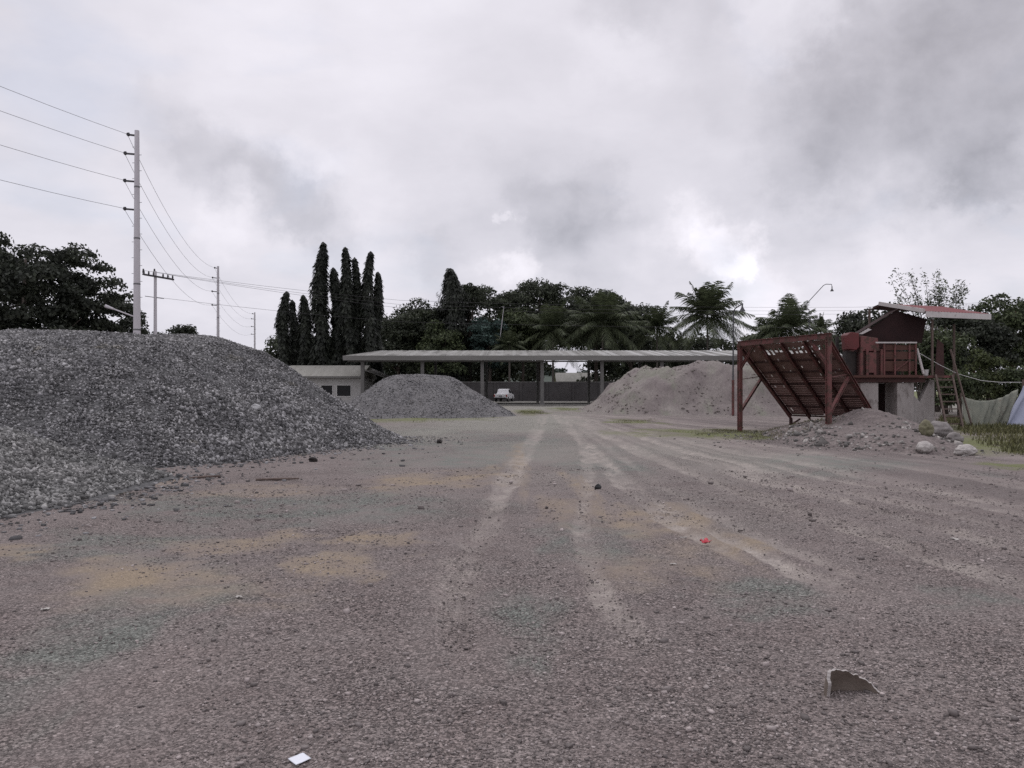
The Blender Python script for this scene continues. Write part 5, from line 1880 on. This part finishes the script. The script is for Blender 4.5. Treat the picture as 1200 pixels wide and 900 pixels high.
# ------------------------------------------------------------------ small things on the ground
def shard():
    c = G(997, 817)
    path = [(-.127, -.045, .085), (-.128, -.015, .118), (-.112, .03, .140), (-.075, .055, .142), (-.03, .064, .128), (.02, .062, .112), (.07, .05, .088), (.115, .03, .058), (.15, .004, .018)]
    n = 40
    ctl = np.array(path)
    q = np.linspace(0, len(path) - 1, n + 1)
    A = np.stack([np.interp(q, range(len(path)), ctl[:, k]) for k in range(3)], 1)
    A[:, 2] += 0.006 * vnoise(q * 3.1, q * 0, seed=4) + 0.004 * vnoise(q * 9.0, q * 0, seed=5)
    A[:, 2] = np.maximum(A[:, 2], .01)
    T = np.gradient(A[:, :2], axis=0)
    T /= np.linalg.norm(T, axis=1)[:, None]
    Nn = np.stack([-T[:, 1], T[:, 0]], 1)      # outward, away from the hollow
    V, F = [], []
    rows = 5
    for i in range(n + 1):
        for side in (0, 1):
            for k in range(rows):
                z = A[i, 2] * k / (rows - 1)
                lean = -0.36 * z * (z / .14) - side * 0
                o = Nn[i] * (0.017 if side else 0.0)
                V.append((c.x + A[i, 0] + o[0], c.y + A[i, 1] + o[1] + lean, z - .012 + gzf(c.x, c.y)))
    st = 2 * rows
    for i in range(n):
        for side in (0, 1):
            for k in range(rows - 1):
                a = i * st + side * rows + k
                F.append((a, a + 1, a + st + 1, a + st))
        a = i * st + rows - 1
        F.append((a, a + rows, a + rows + st, a + st))
    for b in (0, n * st):
        for k in range(rows - 1):
            F.append((b + k, b + k + 1, b + rows + k + 1, b + rows + k))
    m = material('broken_clay', (0.15, 0.12, 0.10), (0.20, 0.165, 0.14), 14, 0.9, bump=0.002, bump_scale=60)
    m2 = material('fresh_broken_edge', (0.34, 0.315, 0.30), (0.42, 0.39, 0.375), 30, 0.9)
    o = MB().add(V, F).build('pipe_shard', m, loc=(c.x, c.y, 0))
    o.data.materials.append(m2)
    edge = set()
    for p in o.data.polygons:
        vs_ = list(p.vertices)
        inner = [((v % st) // rows) for v in vs_]
        if len(set(inner)) == 2:
            p.material_index = 1
    tag(o, 'broken curved piece of brown pipe standing on the gravel', 'pipe fragment')


shard()


def scrap(name, label, cat, px, py, w, d, h, mat, seed, rot=0.0, crumple=0.3, Yfix=None):
    """a thin crumpled sheet lying on the ground"""
    c = G(px, py)
    n = 8
    u = np.linspace(-.5, .5, n + 1)
    X, Y = np.meshgrid(u * w, u * d)
    if name != 'paper_card':      # torn, uneven outline
        an = np.arctan2(Y / d, X / w)
        k_ = 0.72 + 0.42 * vnoise(np.cos(an) * 1.7 + seed, np.sin(an) * 1.7, seed=seed)
        X, Y = X * k_, Y * k_
    Z = h * crumple * (fbm(X / w * 3 + seed, Y / d * 3, seed=seed) + .9) + 0.004
    ca, sa = math.cos(rot), math.sin(rot)
    V = np.stack([c.x + X * ca - Y * sa, c.y + X * sa + Y * ca, Z + gz(c.x + X * ca - Y * sa, c.y + X * sa + Y * ca) + .004], -1).reshape(-1, 3)
    ii = (np.arange(n)[:, None] * (n + 1) + np.arange(n)[None, :]).ravel()
    F = np.stack([ii, ii + 1, ii + n + 2, ii + n + 1], 1)
    o = put_np(name, V, F, mat, loc=(c.x, c.y, 0))
    m = o.modifiers.new('thickness', 'SOLIDIFY')
    m.thickness = 0.002
    return tag(o, label, cat)


pw = material('white_paper', (0.66, 0.68, 0.74), (0.72, 0.74, 0.80), 6, 0.7)
pr = material('red_wrapper', (0.40, 0.03, 0.05), (0.48, 0.06, 0.08), 12, 0.5)
pd = material('pale_scrap', (0.36, 0.34, 0.32), (0.44, 0.42, 0.39), 12, 0.7)
scrap('paper_card', 'small white card lying at the bottom edge of the yard', 'paper', 351, 896, .07, .075, .012, pw, 3, rot=R(42), crumple=.1)
scrap('red_wrapper', 'crumpled red wrapper beside a pale wheel track', 'litter', 826, 637, .15, .13, .05, pr, 7, rot=.3, crumple=.8)
scrap('paper_scrap', 'thin white scrap lying left of the red wrapper', 'litter', 800, 629.5, .09, .05, .015, pd, 11, rot=.1)
scrap('paper_scrap', 'thin white scrap lying nearer than the red wrapper', 'litter', 790, 661, .08, .06, .015, pd, 13, rot=-.15)
scrap('paper_scrap', 'pale flat scrap by the tan mud patch at far left', 'litter', 53, 719, .08, .06, .02, pd, 17, rot=.4)
scrap('paper_scrap', 'pale chip on the gravel below the tan mud patches', 'litter', 281, 706, .07, .05, .02, pd, 19, rot=.2)
scrap('paper_scrap', 'pale scrap among the wheel tracks at far right', 'litter', 1120, 631, .14, .09, .03, pd, 23, rot=.1)


M['stone_bag'] = material('dusty_plastic', (0.34, 0.34, 0.34), (0.46, 0.46, 0.46), 9, 0.6)


def lump(name, label, cat, px, py, w, h, mat, seed):
    c = G(px, py)
    bm = bmesh.new()
    bmesh.ops.create_icosphere(bm, subdivisions=3, radius=.5)
    for v in bm.verts:
        k = 1 + .5 * float(vnoise(np.array([v.co.x * 3 + seed]), np.array([v.co.y * 3]), np.array([v.co.z * 3]), seed)[0])
        v.co = (v.co.x * k * w, v.co.y * k * w * .8, v.co.z * k * h + h * .35)
    me = bpy.data.meshes.new(name)
    bm.to_mesh(me); bm.free()
    o = link(name, me, mat)
    c.z = gzf(c.x, c.y)
    o.location = c
    return tag(o, label, cat)


lump('rubber_lump', 'small black lump lying between two wheel tracks', 'lump', 701, 574, .11, .10, M['black_plastic'], 2)
lump('loose_stone', 'single dark stone on open ground near the tip of the largest heap', 'stone', 515, 520, .16, .12, M['black_steel'], 5)
lump('loose_stone', 'single dark stone by the foot of the largest heap', 'stone', 367, 540, .16, .12, M['black_steel'], 6)
lump('plastic_bag', 'whitish bag lying on the slope of the largest stone heap', 'bag', 303, 500, .26, .15, M['stone_bag'], 8)
bpy.data.objects['plastic_bag'].location = (-6.75, 20.3, float(fn_a(np.array([-6.75]), np.array([20.3]))[0]))
for pts_, lab in (([(222, 559), (240, 558), (258, 558)], 'dark stick lying at the foot of the largest heap, the left one'),
                  ([(300, 561), (325, 561.5), (350, 563)], 'dark stick lying on open ground right of the other stick')):
    w = [G(*q) + Vector((0, 0, .02 + .01 * i + gzf(G(*q).x, G(*q).y))) for i, q in enumerate(pts_)]
    o = MB().tube(w, [.02, .025, .015], 6).build('stick', M['wood'], loc=(w[1].x, w[1].y, 0))
    tag(o, lab, 'stick', 'sticks by the heap')
